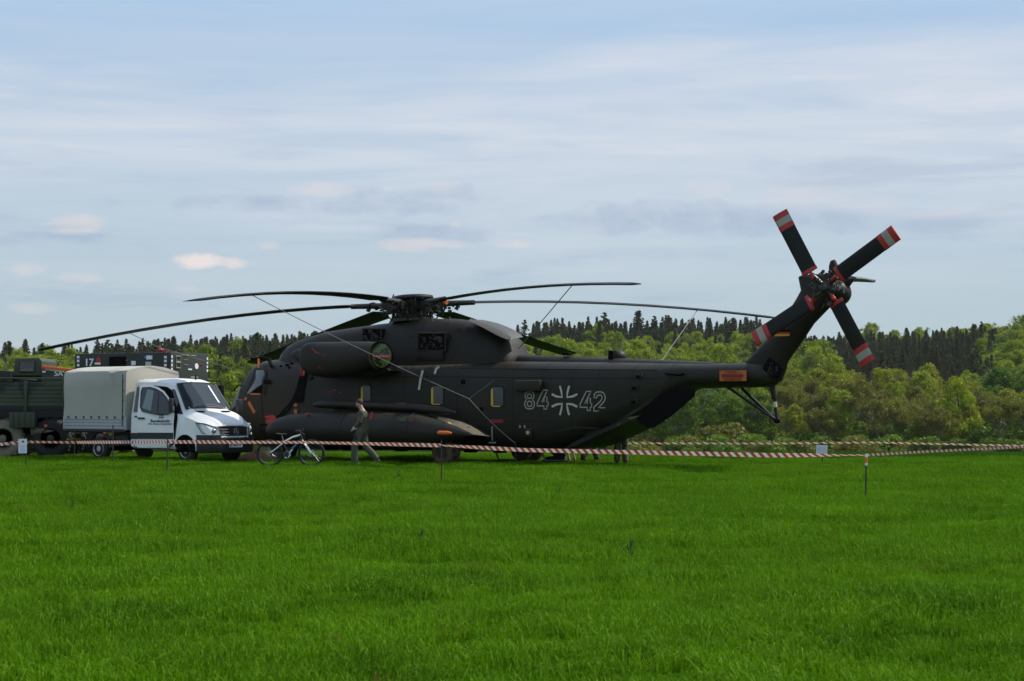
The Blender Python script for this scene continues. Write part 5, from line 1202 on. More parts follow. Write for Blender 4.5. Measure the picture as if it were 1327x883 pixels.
tape([at(572, 577.5, 41), at(680, 583.5, 39.2), at(850, 587, 36.8), at(1000, 590.2, 34.8), at(1122, 590, 33)], 'near red and white tape stretched under the number 84 42 to the striped post', sag=.0, wd=.082, pitch=.19,
     twist=lambda q: 1.15 - q * 1.6 if q < .6 else (.12 if q < 3.1 else min(1.2, .12 + (q - 3.1) * 1.6)))
tape([at(1122, 590, 33), at(1200, 585.5, 36), at(1327, 579.5, 41), at(1420, 576, 46)], 'tape running from the striped post away to the right edge', sag=.0, wd=.05, pitch=.26, twist=lambda q: .3)
tape([at(560, 574, 84), at(785, 574.6, 82), at(1000, 575, 81), at(1130, 573.6, 80), at(1327, 578, 76), at(1450, 580, 74)], 'far tape running behind the helicopter along the edge of the field', sag=.0, wd=.085, pitch=.33, twist=lambda q: .55)
def post(u, v0, v1, y, label, r=.016, striped=False, lean=0.0, buried=.2):
    top = at(u, v0, y); bot = Vector((top.x + lean, y, gz(top.x, y) - buried)); o = MB().tube([bot, top], r, 6).build('fence_post', 'post'); tag(o, label, 'post', 'posts carrying the barrier tape')
    if striped:
        h = top.z; m1 = MB().tube([top + Vector((0, 0, .004)), top - Vector((0, 0, .05))], r + .008, 8).build('post_band', 'paper', o)
        MB().tube([top - Vector((0, 0, .05)), top - Vector((0, 0, .15))], r + .007, 8).build('post_band', 'orange', o); MB().tube([top - Vector((0, 0, .15)), top - Vector((0, 0, .19))], r + .007, 8).build('post_band', 'paper', o)
    return o
post(34, 567, 607, 50, 'thin steel post holding the small paper sign at the far left')
post(146.5, 551, 600, 54.0, 'steel post standing by the rear wheel of the white van', .018)
post(217, 564, 614, 46.5, 'thin post in front of the open van door')
post(572, 570, 625, 41, 'thin post in front of the main wheels of the helicopter')
post(1122.5, 589, 648, 33, 'post with white and orange top in the right foreground', .015, True, -.02)
post(1065.5, 574, 602, 54, 'short post carrying the white notice in the right background', .02)
post(668, 573, 600, 52.6, 'thin stake at the foot of the long grey rope', .010)
post(863, 576, 590, 62, 'dim stake behind the tail of the helicopter', .012)
post(96.5, 560, 590, 56, 'white topped stake behind the tape left of the van wheel', .012)
def sign(u0, v0, u1, v1, y, label, tilt=0.0, emb=True):
    a, b = at(u0, v0, y), at(u1, v1, y); w_, h_ = abs(b.x - a.x), abs(a.z - b.z); c_ = (a + b) / 2
    root = empty('paper_sign', (c_.x, y - .03, c_.z), 0, label, 'sign')
    pb = MB().box((0, 0, 0), (w_, .006, h_), Matrix.Rotation(tilt, 3, 'Y')).build('sheet', 'paper', root)
    m_ = MB(); n = int(h_ / .03)
    for k in range(2 if emb else 1, n - 1):
        if emb and k > n - 4: break
        ww = w_ * (.35 + .35 * abs(math.sin(k * 2.3))); m_.box((-.0 if emb else -w_ * .2, -.005, h_ / 2 - .03 - k * .032 - (.09 if emb else 0)), (ww if emb else w_ * .35, .002, .007))
        if not emb: m_.box((w_ * .22, -.005, h_ / 2 - .03 - k * .032), (w_ * .35, .002, .006))
    m_.build('print', mat('faint_ink', (.35, .35, .42), .8), pb)
    if emb: MB().lathe([(0, .03), (.002, .03)], (.01, -.004, h_ / 2 - .07), (0, -1, 0), 10).build('emblem', 'ink', pb)
    return root
sign(24.3, 569, 35, 587.5, 50, 'white paper notice with dark emblem hanging on the leftmost post')
sign(1057.5, 577, 1072, 588.5, 54, 'white two column paper notice hanging on the far right post', .04, False)

# ================================================================== TREES
def leafmesh(name, blobs, nleaf, size, mats, trunk=None, seed=1, flat=.55, up=.25, shell=(.72, 1.06)):
    """crown of many small leaf faces gathered in clumps; trunk = list of (pts, radii)"""
    g_ = np.random.default_rng(seed); B = np.array(blobs); wts = (B[:, 3] ** 2); wts = wts / wts.sum()
    idx = g_.choice(len(B), nleaf, p=wts); d = g_.normal(size=(nleaf, 3)); d[:, 2] = d[:, 2] * .9 + up; d /= np.linalg.norm(d, axis=1)[:, None]
    rr = g_.uniform(*shell, nleaf) ** 1.0; c_ = B[idx, :3] + d * (B[idx, 3] * rr)[:, None] * np.array([1, 1, .8])
    nrm = d + g_.normal(scale=flat, size=(nleaf, 3)); nrm /= np.linalg.norm(nrm, axis=1)[:, None]
    t1 = np.cross(nrm, g_.normal(size=(nleaf, 3))); t1 /= np.linalg.norm(t1, axis=1)[:, None]; t2 = np.cross(nrm, t1)
    s_ = size * g_.uniform(.5, 1.3, nleaf)[:, None]; a = c_ + t1 * s_ * .7; b = c_ + t2 * s_ * .45; e = c_ - t1 * s_ * .7; f_ = c_ - t2 * s_ * .45
    V_ = np.stack([a, b, e, f_], 1).reshape(-1, 3); F_ = [tuple(range(4 * k, 4 * k + 4)) for k in range(nleaf)]
    me = bpy.data.meshes.new(name); me.from_pydata(V_.tolist(), [], F_); me.materials.append(mats); me.update(); return me
def trunkmesh(name, segs, mt):
    m_ = MB()
    for pts, rad in segs: m_.tube(pts, rad, 5, cap=False)
    me = bpy.data.meshes.new(name); me.from_pydata(m_.v, [], m_.f); me.materials.append(mt)
    for p in me.polygons: p.use_smooth = True
    return me
LM = dict(
    fresh=leafmat('fresh_leaves', (.165, .235, .006), (.310, .370, .010)),
    deep=leafmat('deep_leaves', (.080, .160, .006), (.150, .230, .008)),
    yellow=leafmat('yellow_leaves', (.200, .225, .006), (.300, .310, .010)),
    olive=leafmat('budding_leaves', (.150, .145, .018), (.205, .210, .020)),
    needle=leafmat('needles', (.075, .088, .030), (.120, .130, .042), transl=.08),
    needle2=leafmat('needles_brownish', (.090, .088, .040), (.125, .120, .052), transl=.08))
BR_V = []
for k in range(7):
    r_ = random.Random(100 + k); Hh = 11.5 + r_.uniform(-1.2, 1.2); Rr = 3.6 + r_.uniform(-.4, .7); bl_ = []
    segs = [([(0, 0, -1), (.1, .1, Hh * .35), (.0, .2, Hh * .75)], [.26, .18, .07])]
    for q in range(50):
        th = r_.uniform(0, 6.28); h = r_.uniform(.10, .95); env = math.sin(math.pi * min(.97, (h * .86 + .13))) ** .55; rad = Rr * env * r_.uniform(.35, .85)
        p = (rad * math.cos(th), rad * math.sin(th), Hh * h); br = r_.uniform(.5, 1.25) * (1.15 - .45 * h); bl_.append((*p, br))
        if q < 12: segs.append(([(0, 0.05, Hh * (.15 + .4 * h)), (p[0] * .5, p[1] * .5, Hh * (.2 + .6 * h)), p], [.10, .07, .02]))
    bl_.append((0, 0, Hh * .93, 1.1))
    cm_ = leafmesh('crown', bl_, 9500, .29, LM['fresh'], seed=k, flat=1.3, shell=(.4, 1.35)); BR_V.append((cm_, trunkmesh('trunk', segs, M['bark']), Hh))
def conifer(seed, Hh, Rr, lean=0, gap=.0):
    g_ = np.random.default_rng(seed); pos = []; F_ = []; k = 0; V_ = []
    nl = int(Hh * 1.9)
    for l in range(nl):
        h = .10 + .90 * l / nl; L_ = Rr * (1 - h) ** .8 + .15; nb = int(9 + 8 * (1 - h))
        for b in range(nb):
            if g_.random() < gap: continue
            a = g_.uniform(0, 2 * np.pi); Lb = L_ * g_.uniform(.65, 1.12); z0 = Hh * h + g_.uniform(-.2, .2); dr = g_.uniform(.22, .45)
            nseg = max(2, int(Lb / .42))
            for s_ in range(nseg):
                f0 = (s_ + g_.uniform(.2, .8)) / nseg; r_ = Lb * f0; z = z0 - dr * r_ + .10 * r_ * f0 + .3 * f0 ** 3; wd = (.40 + .34 * (1 - f0)) * g_.uniform(.7, 1.3)
                c_ = np.array([r_ * np.cos(a), r_ * np.sin(a), z]); rd = np.array([np.cos(a), np.sin(a), -dr]); sd_ = np.array([-np.sin(a), np.cos(a), g_.uniform(-.5, .5)])
                ln = .36
                for rot in range(2):
                    s2 = sd_ if rot == 0 else np.array([0, 0, -1.0]) * .8 + sd_ * .2
                    V_ += [c_ - rd * ln * .5, c_ + s2 * wd * .55, c_ + rd * ln, c_ - s2 * wd * .55]; F_.append((k, k + 1, k + 2, k + 3)); k += 4
    V_ += [np.array([-.1, 0, Hh * .96]), np.array([.1, 0, Hh * .96]), np.array([0, 0, Hh + .5]), np.array([0, .05, Hh])]; F_.append((k, k + 1, k + 2, k + 3))
    me = bpy.data.meshes.new('crown'); me.from_pydata([tuple(map(float, v)) for v in V_], [], F_); me.materials.append(LM['needle'])
    return me, trunkmesh('trunk', [([(0, 0, -1), (0, 0, Hh * .5), (0, 0, Hh)], [.24, .15, .03])], M['bark']), Hh
CO_V = [conifer(200 + k, 17 + (k % 3), 2.9 + .25 * (k % 3), gap=.12 * (k % 2)) for k in range(5)] + [conifer(300, 19, 3.3, gap=.38), conifer(301, 20, 2.8, gap=.3)]
BA_V = []
for k in range(5):
    r_ = random.Random(400 + k); segs = []; bl_ = []; tips_ = []
    Hh = 11 + r_.uniform(-1, 1)
    def grow(p, d, L_, rad, lev):
        q = p + d * L_; mid = p.lerp(q, .5) + Vector((r_.uniform(-.1, .1), r_.uniform(-.1, .1), 0)) * L_ * .4; segs.append(([p, mid, q], [rad, rad * .8, rad * .55]))
        if lev >= 4: tips_.append(q); return
        for _ in range(3 if lev < 2 else 2 + (r_.random() < .5)):
            nd_ = (d + Vector((r_.uniform(-.75, .75), r_.uniform(-.75, .75), r_.uniform(-.1, .45)))).normalized(); grow(p.lerp(q, r_.uniform(.55, 1)), nd_, L_ * r_.uniform(.62, .85), rad * .56, lev + 1)
    grow(Vector((0, 0, -1)), Vector((r_.uniform(-.08, .08), 0, 1)), Hh * .36, .22, 0)
    if k % 2: bl_ += [(0, 0, Hh * .35, 1.6), (.8, .4, Hh * .5, 1.5)]
    for q in tips_: bl_.append((q.x, q.y, q.z, .75))
    cm_ = leafmesh('crown', bl_, 6500, .21, LM['olive'], seed=40 + k, flat=1.2, up=0, shell=(.1, 1.5)); BA_V.append((cm_, trunkmesh('trunk', segs, M['palebark']), Hh))
FE_V = []
for k in range(6):
    r_ = random.Random(700 + k); segs = []; tips_ = []; Hh = 11.5
    grow(Vector((0, 0, -1)), Vector((r_.uniform(-.08, .08), 0, 1)), Hh * .33, .22, 0)
    mx = max(q.z for q in tips_); sc_ = Hh / mx; bl_ = [(q.x * sc_ * .85, q.y * sc_ * .85, q.z * sc_, r_.uniform(.55, 1.0)) for q in tips_]
    bl_ = [b for b in bl_ if r_.random() < .30]; bl_ = [(b[0] * .8, b[1] * .8, b[2] * .96, b[3] * .6) for b in bl_]
    for q in range(150):
        th = r_.uniform(0, 6.28); h = r_.random(); env = (math.sin(math.pi * min(1, .10 + .86 * h)) ** .6) * (1 - .25 * h); rr_ = 3.3 * env * (r_.uniform(.55, 1.0) ** .6) * (1 + .22 * math.sin(3 * th + k) * math.sin(5 * h + k))
        bl_.append((rr_ * math.cos(th), rr_ * math.sin(th), 1.6 + (Hh - 2.0) * h + r_.uniform(-.3, .3), r_.uniform(.35, .80)))
    segs = [([tuple(c * sc_ for c in p) for p in pts], rad) for pts, rad in segs]
    FE_V.append((leafmesh('crown', bl_, 13000, .225, LM['fresh'], seed=80 + k, flat=1.0, up=.35, shell=(.1, 1.5)), trunkmesh('trunk', segs, M['palebark']), Hh))
BU_V = []
for k in range(3):
    r_ = random.Random(500 + k); bl_ = [(r_.uniform(-1.6, 1.6), r_.uniform(-1.2, 1.2), r_.uniform(.3, 1.7), r_.uniform(.6, 1.1)) for _ in range(11)]
    BU_V.append((leafmesh('bush', bl_, 3200, .24, LM['deep'], seed=60 + k, flat=.8, shell=(.6, 1.2)), None, 2.4))
_mv = {}
def recol(me, key):
    if (me.name, key) not in _mv: m2 = me.copy(); m2.materials.clear(); m2.materials.append(LM[key]); _mv[(me.name, key)] = m2
    return _mv[(me.name, key)]
_joined = {}
def tree(name, variant, x, y, sc, key, label, group, detailed, cat='tree', sxy=1.0):
    u_ = 663.5 + x / y * FPX; zn = zone(u_, y)
    if label in KL.values() or cat == 'bush': label = KS[label] + ' ' + zn; group = group + ' ' + zn
    cm_, tm_, Hh = variant; z = gz(x, y); rz = random.uniform(0, 6.28)
    cmesh = recol(cm_, key) if cm_.materials[0] != LM[key] else cm_
    if detailed and tm_:
        root = empty(name, (x, y, z - .1), rz, label, cat, group); root.scale = (sc * sxy, sc * sxy, sc)
        for nm, me in (('trunk', tm_), ('crown', cmesh)): o = bpy.data.objects.new(nm, me); COL.objects.link(o); o.parent = root
    else:
        if tm_ is None: me = cmesh
        else:
            kk = (cmesh.name, tm_.name)
            if kk not in _joined:
                nv = len(cmesh.vertices); V_ = [tuple(v.co) for v in cmesh.vertices] + [tuple(v.co) for v in tm_.vertices]; F_ = [tuple(p.vertices) for p in cmesh.polygons] + [tuple(i + nv for i in p.vertices) for p in tm_.polygons]
                m3 = bpy.data.meshes.new(name); m3.from_pydata(V_, [], F_); m3.materials.append(cmesh.materials[0]); m3.materials.append(tm_.materials[0]); nf = len(cmesh.polygons)
                mi = np.zeros(len(F_), dtype=np.int32); mi[nf:] = 1; m3.polygons.foreach_set('material_index', mi); m3.update(); _joined[kk] = m3
            me = _joined[kk]
        root = bpy.data.objects.new(name, me); COL.objects.link(root); root.location = (x, y, z - .1); root.rotation_euler = (0, 0, rz); root.scale = (sc * sxy, sc * sxy, sc); tag(root, label, cat, group)
    return root
RT = random.Random(11)
KL = dict(fresh='fresh green spring broadleaf tree in the wood on the slope', deep='deep green leafy tree at the foot of the wood behind the tail boom', yellow='yellowish green tree in young leaf near the edge of the wood',
          olive='brownish budding tree with bare pale branches at the right wood edge', conif='dark spruce in the dense conifer stand on the hill', conifsky='dark spruce whose pointed top stands on the skyline')
KS = {'low leafy bush at the foot of the wood beyond the field': 'low leafy bush', KL['fresh']: 'fresh green broadleaf tree', KL['deep']: 'deep green leafy tree', KL['yellow']: 'yellowish green young leaved tree', KL['olive']: 'brownish budding tree', KL['conif']: 'dark spruce', KL['conifsky']: 'dark pointed spruce of the top rows'}
KG = dict(fresh='fresh green broadleaf trees of the wood', deep='deep green trees at the foot of the wood', yellow='yellowish green trees at the wood edge', olive='budding trees at the right wood edge', conif='spruces of the conifer stand', conifsky='spruces along the skyline')
count = {}
def zone(u, d):
    a = 'at the far left' if u < 110 else 'behind the white van' if u < 330 else 'behind the helicopter' if u < 690 else 'above the rear cabin' if u < 850 else 'behind the tail boom' if u < 1010 else 'right of the tail pylon' if u < 1140 else 'right of the tail rotor' if u < 1240 else 'at the far right'
    b = 'at the foot of the wood' if d < 400 else 'low on the slope' if d < 500 else 'midway up the slope' if d < 700 else 'high on the slope'
    return b + ' ' + a
def kind_at(u, d):
    """kind of tree seen at photo column u in the row at distance d"""
    n = mnoise.noise(Vector((u * .012, d * .012, 0))); n2 = mnoise.noise(Vector((u * .03, d * .02, 5)))
    if d < 420:
        if u > 985: return 'olive' if n2 < .18 else ('yellow' if n2 < .40 else 'fresh')
        if u > 820: return 'deep' if n2 < .25 else 'fresh'
        return 'fresh' if n < .1 else 'deep'
    if d < 480:
        if u > 1240: return 'deep' if n2 < 0 else 'fresh'
        if u > 985: return 'yellow' if n2 < .15 else ('olive' if n2 < .3 else 'fresh')
        return 'fresh' if n2 > -.35 else 'deep'
    if u < 120: return 'fresh' if d < 720 or n2 > .0 else 'conif'
    if u < 450:
        if d < 560: return 'fresh' if n2 > -.1 else 'conif'
        return 'conif' if n > -.42 else 'fresh'
    if u < 1030: return ('conif' if n2 > .42 else 'fresh') if d < 740 else 'conif'
    if u < 1095: return 'fresh' if d < 640 and n2 > -.25 else 'conif'
    if u < 1275: return 'conif' if d < 840 else ('fresh' if n2 > -.25 else 'conif')
    return 'fresh' if n2 > -.2 else ('conif' if n2 < -.35 else 'deep')
rows = [(345, 5.4), (362, 5.8), (380, 6.4), (404, 7.4), (432, 7.8), (462, 8.2), (497, 8.4), (535, 8.8), (575, 9), (620, 9.2), (668, 9.6), (722, 10), (778, 9.5), (835, 8.5), (880, 8.5)]
for d, spc in rows:
    x0, x1 = (-60 - 663.5) / FPX * d, (1387 - 663.5) / FPX * d; x = x0 + RT.uniform(0, spc)
    if d in (345, 362): x = (800 - 663.5) / FPX * d
    while x < x1:
        xx = x + RT.uniform(-.3, .3) * spc; yy = d + RT.uniform(-.35, .35) * (spc + 6); u = 663.5 + xx / yy * FPX
        x += spc * RT.uniform(.8, 1.2)
        if 300 < u < 660 and d < 480: continue
        if 110 < u < 250 and d < 540: continue
        k = kind_at(u, d); far_ = d > 440
        if k == 'conif':
            nm = 'spruce_tree'; v = RT.choice(CO_V[:5] if RT.random() < .85 else CO_V); sc = RT.uniform(.66, .95); key = 'needle' if RT.random() < .7 else 'needle2'; sky_ = d > 800
            if (700 < u < 1030 and d > 760) or u < 450: sc *= 1.2
            lab, grp = (KL['conifsky'], KG['conifsky']) if sky_ else (KL['conif'], KG['conif'])
            # room for a second spruce in between
            tree(nm, v, xx, yy, sc, key, lab, grp, False, sxy=RT.uniform(1.25, 1.65))
            if RT.random() < .62: tree(nm, RT.choice(CO_V[:5]), xx + spc * .5, yy + RT.uniform(-5, 5), sc * RT.uniform(.8, 1.05), key, lab, grp, False, sxy=1.4); count[k] = count.get(k, 0) + 1
        elif k == 'olive':
            tree('budding_tree', RT.choice(BA_V), xx, yy, RT.uniform(.85, 1.25), 'olive', KL[k], KG[k], not far_)
            if RT.random() < .0: pass
        else:
            sc = RT.uniform(.82, 1.18) * (1.0 if d < 420 else 1.1 if d < 500 else 1.3); 
            tree('broadleaf_tree', RT.choice(FE_V if RT.random() < .92 else BR_V), xx, yy, sc * RT.uniform(.92, 1.12), k, KL[k], KG[k], not far_)
        count[k] = count.get(k, 0) + 1
# the lone tall ones on the skyline
for u, v_, w_, lab in ((679.5, 414, 1.2, 'lone spruce with open crown on the skyline just right of the rotor cowling'), (751, 416.5, 1, 'small dense spruce left of the skyline group above the boom'), (783, 404.5, 1.3, 'tall ragged spruce at the left end of the skyline group'), (827, 402, 1.4, 'tallest spruce of the skyline group above the antenna dome'),
                       (848, 409, 1.1, 'narrow spruce standing just right of the tallest skyline spruce'), (869, 411, 1.1, 'pointed spruce in the middle of the skyline group'), (893, 414, 1, 'lower pointed spruce right of the middle of the skyline group'), (968, 411, 1.1, 'spruce on the skyline just left of the tail pylon'),
                       (1262, 419, 1.1, 'pointed spruce on the skyline above the right hillside'), (81, 452, .9, 'lone pointed spruce on the left skyline beneath the long rotor blade'), (56, 459, .7, 'small pointed conifer top far left on the skyline')):
    d = 800; x = (u - 663.5) / FPX * d; z = gz(x, d); Hn = (at(u, v_, d).z - z); var = RT.choice(CO_V[4:]); sc = Hn / var[2]
    tree('spruce_tree', var, x, d, sc, 'needle', lab, 'spruces along the skyline', False, sxy=1.35 * w_)
for k in range(90):
    u = RT.uniform(800, 1370); d = RT.choice([RT.uniform(318, 338), RT.uniform(338, 372)]); x = (u - 663.5) / FPX * d
    tree('bush', RT.choice(BU_V), x, d, RT.uniform(.8, 1.7) * (1 if d < 338 else 1.5), RT.choice(['deep', 'olive', 'olive', 'deep']), 'low leafy bush at the foot of the wood beyond the field', 'bushes along the foot of the wood', False, 'bush')
print('TREES', count)

EXTRA = {}
rx_ = np.random.default_rng(77); dd_ = 392.0
while dd_ < 905:
    step = 6.2; xa, xb = (-60 - 663.5) / FPX * dd_, (1387 - 663.5) / FPX * dd_; x = xa
    while x < xb:
        xx = x + rx_.uniform(-2.5, 2.5); yy = dd_ + rx_.uniform(-4.5, 4.5); u = 663.5 + xx / yy * FPX; x += step * rx_.uniform(.8, 1.25)
        if 300 < u < 640 and yy < 520: continue
        k = kind_at(u, yy)
        if k == 'conif': key = ('c', int(rx_.integers(0, 5)), 'needle' if rx_.random() < .6 else 'needle2'); sc = rx_.uniform(.6, .86) * (1.25 if u < 460 else 1.36 if (690 < u < 1030) else .92 if dd_ > 820 else 1)
        elif k == 'olive': key = ('f', int(rx_.integers(0, 6)), 'olive'); sc = rx_.uniform(.7, .95)
        else: key = ('f' if rx_.random() < .92 else 'b', int(rx_.integers(0, 6)), k); sc = rx_.uniform(.75, 1.05) * (1.0 if yy < 500 else 1.15)
        EXTRA.setdefault(key, []).append((xx, yy, gz(xx, yy) - .3, sc, rx_.uniform(0, 6.28)))
    dd_ += 11
# ================================================================== GRASS

def clump(nb, rad, hgt, wd, seed, lean=.45):
    g_ = np.random.default_rng(seed); V_ = []; F_ = []; k = 0
    for b in range(nb):
        a = g_.uniform(0, 6.28); r_ = rad * math.sqrt(g_.random()); p = np.array([r_ * math.cos(a), r_ * math.sin(a), -.01]); h = hgt * g_.uniform(.55, 1.15); w_ = wd * g_.uniform(.6, 1.3)
        th = g_.uniform(0, 6.28); s_ = np.array([math.cos(th), math.sin(th), 0]) * w_ / 2; la = g_.uniform(0, 6.28); ln = abs(g_.normal(0, lean)) * h; l_ = np.array([math.cos(la), math.sin(la), 0])
        pts = [p, p + l_ * ln * .12 + np.array([0, 0, h * .42]), p + l_ * ln * .5 + np.array([0, 0, h * .8]), p + l_ * ln + np.array([0, 0, h * (1 - .3 * min(1, ln / h))])]
        V_ += [pts[0] - s_, pts[0] + s_, pts[1] - s_, pts[1] + s_, pts[2] - s_ * .7, pts[2] + s_ * .7, pts[3]]
        F_ += [(k, k + 1, k + 3, k + 2), (k + 2, k + 3, k + 5, k + 4), (k + 4, k + 5, k + 6)]; k += 7
    me = bpy.data.meshes.new('grass_clump'); me.from_pydata([tuple(map(float, v)) for v in V_], [], F_)
    for p in me.polygons: p.use_smooth = True
    return me
gm_ = bpy.data.materials.new('grass_blades'); gm_.use_nodes = True; t = gm_.node_tree; t.nodes.clear()
gp_ = nd(t, 'ShaderNodeNewGeometry').outputs['Position']; oi = nd(t, 'ShaderNodeObjectInfo').outputs['Random']
nb_ = nd(t, 'ShaderNodeTexNoise', ins={'Vector': gp_, 'Scale': .5, 'Detail': 6.0, 'Roughness': .65}).outputs[0]
nf_ = nd(t, 'ShaderNodeTexNoise', ins={'Vector': gp_, 'Scale': 25.0, 'Detail': 2.0}).outputs[0]
cg = mixc(t, ramp(t, nb_, [(.33, 0.0), (.67, 1.0)]), (.030, .100, .001), (.135, .290, .003))
cg = mixc(t, mth(t, 'MULTIPLY', oi, .8), cg, (.100, .245, .003))
cg = mixc(t, ramp(t, nf_, [(.54, 0.0), (.66, .55)]), cg, (.23, .38, .03))
nbr = nd(t, 'ShaderNodeTexNoise', ins={'Vector': gp_, 'Scale': 1.7, 'Detail': 3.0}).outputs[0]
cg = mixc(t, mth(t, 'MULTIPLY', ramp(t, nbr, [(.66, 0.0), (.72, 1.0)]), mth(t, 'GREATER_THAN', oi, .70)), cg, (.20, .11, .035))
fy_ = nd(t, 'ShaderNodeSeparateXYZ', ins={0: gp_}).outputs
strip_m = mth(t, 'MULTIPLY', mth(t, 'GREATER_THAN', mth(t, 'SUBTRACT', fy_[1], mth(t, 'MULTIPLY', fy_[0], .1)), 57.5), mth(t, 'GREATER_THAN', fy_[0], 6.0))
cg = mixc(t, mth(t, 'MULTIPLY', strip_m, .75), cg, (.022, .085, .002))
GSTRIP = nd(t, 'ShaderNodeSeparateXYZ', ins={0: gp_})
b_ = nd(t, 'ShaderNodeBsdfPrincipled', ins={'Base Color': cg, 'Roughness': .6, 'Specular IOR Level': .05}); tr = nd(t, 'ShaderNodeBsdfTranslucent', ins={0: cg})
t.links.new(nd(t, 'ShaderNodeMixShader', ins={0: .35, 1: b_.outputs[0], 2: tr.outputs[0]}).outputs[0], nd(t, 'ShaderNodeOutputMaterial').inputs[0])
def instancer(name, P, scl, rot, meshes, label, cat):
    """one object of kind stuff: meshes set on points"""
    n = len(P); me = bpy.data.meshes.new(name); me.vertices.add(n); me.vertices.foreach_set('co', np.asarray(P, dtype=np.float32).ravel())
    a = me.attributes.new('gs', 'FLOAT', 'POINT'); a.data.foreach_set('value', np.asarray(scl, dtype=np.float32)); a = me.attributes.new('gr', 'FLOAT', 'POINT'); a.data.foreach_set('value', np.asarray(rot, dtype=np.float32))
    o = bpy.data.objects.new(name, me); COL.objects.link(o); tag(o, label, cat, kind='stuff')
    ng = bpy.data.node_groups.new(name + '_nodes', 'GeometryNodeTree'); ng.interface.new_socket('Geometry', in_out='INPUT', socket_type='NodeSocketGeometry'); ng.interface.new_socket('Geometry', in_out='OUTPUT', socket_type='NodeSocketGeometry')
    gi = ng.nodes.new('NodeGroupInput'); go = ng.nodes.new('NodeGroupOutput')
    s_ = ng.nodes.new('GeometryNodeInputNamedAttribute'); s_.data_type = 'FLOAT'; s_.inputs[0].default_value = 'gs'; r_ = ng.nodes.new('GeometryNodeInputNamedAttribute'); r_.data_type = 'FLOAT'; r_.inputs[0].default_value = 'gr'
    cx = ng.nodes.new('ShaderNodeCombineXYZ'); ng.links.new(r_.outputs[0], cx.inputs[2])
    mp = ng.nodes.new('GeometryNodeMeshToPoints'); ng.links.new(gi.outputs[0], mp.inputs[0])
    ip = ng.nodes.new('GeometryNodeInstanceOnPoints'); ng.links.new(mp.outputs[0], ip.inputs['Points']); gi_ = ng.nodes.new('GeometryNodeJoinGeometry')
    for cmesh in meshes:
        co_ = bpy.data.objects.new(name + '_piece', cmesh); oi_ = ng.nodes.new('GeometryNodeObjectInfo'); oi_.inputs['Object'].default_value = co_; oi_.inputs['As Instance'].default_value = True; ng.links.new(oi_.outputs['Geometry'], gi_.inputs[0])
    ng.links.new(gi_.outputs[0], ip.inputs['Instance']); ip.inputs['Pick Instance'].default_value = True
    ng.links.new(cx.outputs[0], ip.inputs['Rotation']); ng.links.new(s_.outputs[0], ip.inputs['Scale']); ng.links.new(ip.outputs[0], go.inputs[0])
    md = o.modifiers.new('scatter', 'NODES'); md.node_group = ng; return o
KN = {'needle': 'dark spruces', 'needle2': 'brownish spruces', 'fresh': 'fresh green broadleaf trees', 'deep': 'deep green leafy trees', 'yellow': 'yellowish green trees', 'olive': 'budding brownish trees'}
for fam in ('needle', 'needle2', 'fresh', 'deep', 'yellow', 'olive'):
    keys = [k for k in EXTRA if k[2] == fam]; P_, S_, R_, MM = [], [], [], []
    if not keys: continue
    for key in keys[:]:
        cm_ = (CO_V if key[0] == 'c' else BR_V if key[0] == 'b' else FE_V)[key[1]][0]; MM.append(recol(cm_, fam) if cm_.materials[0] != LM[fam] else cm_)
        for q in EXTRA[key]: P_.append(q[:3]); S_.append(q[3]); R_.append(q[4])
    instancer('wood', P_, S_, R_, MM, 'mass of further ' + KN[fam] + ' closing the wood on the hillside', 'wood')
    print('WOOD', fam, len(P_))
# single dark stalks rising above the crop
for u, v0, v1, lab in ((816, 693, 722, 'single dark upright stalk in the middle of the field on the right'), (545, 683, 700, 'short dark stalk standing up in the grass left of centre'), (93, 648, 658, 'small dark stalk near the left side of the field'), (516, 607, 617, 'pair of dark blades sticking out near the walking man'), (724, 629, 641, 'dark tuft of blades below the rear cabin')):
    y = CAM_Z * FPX / (v1 + 4 - 528); top = at(u, v0, y); b_ = Vector((top.x + .01, y, 0)); m_ = MB()
    m_.tube([b_, b_.lerp(top, .6) + Vector((.008, 0, 0)), top], [.009, .007, .002], 5)
    for k in range(3): m_.tube([b_.lerp(top, .2 * k), b_.lerp(top, .3 + .2 * k) + Vector((.03 * (-1) ** k, 0, .03)), b_.lerp(top, .3 + .2 * k) + Vector((.06 * (-1) ** k, 0, .02))], [.006, .006, .001], 4)
    tag(m_.build('grass_stalk', mat('dark_stalk', (.016, .045, .008), .7)), lab, 'plant')
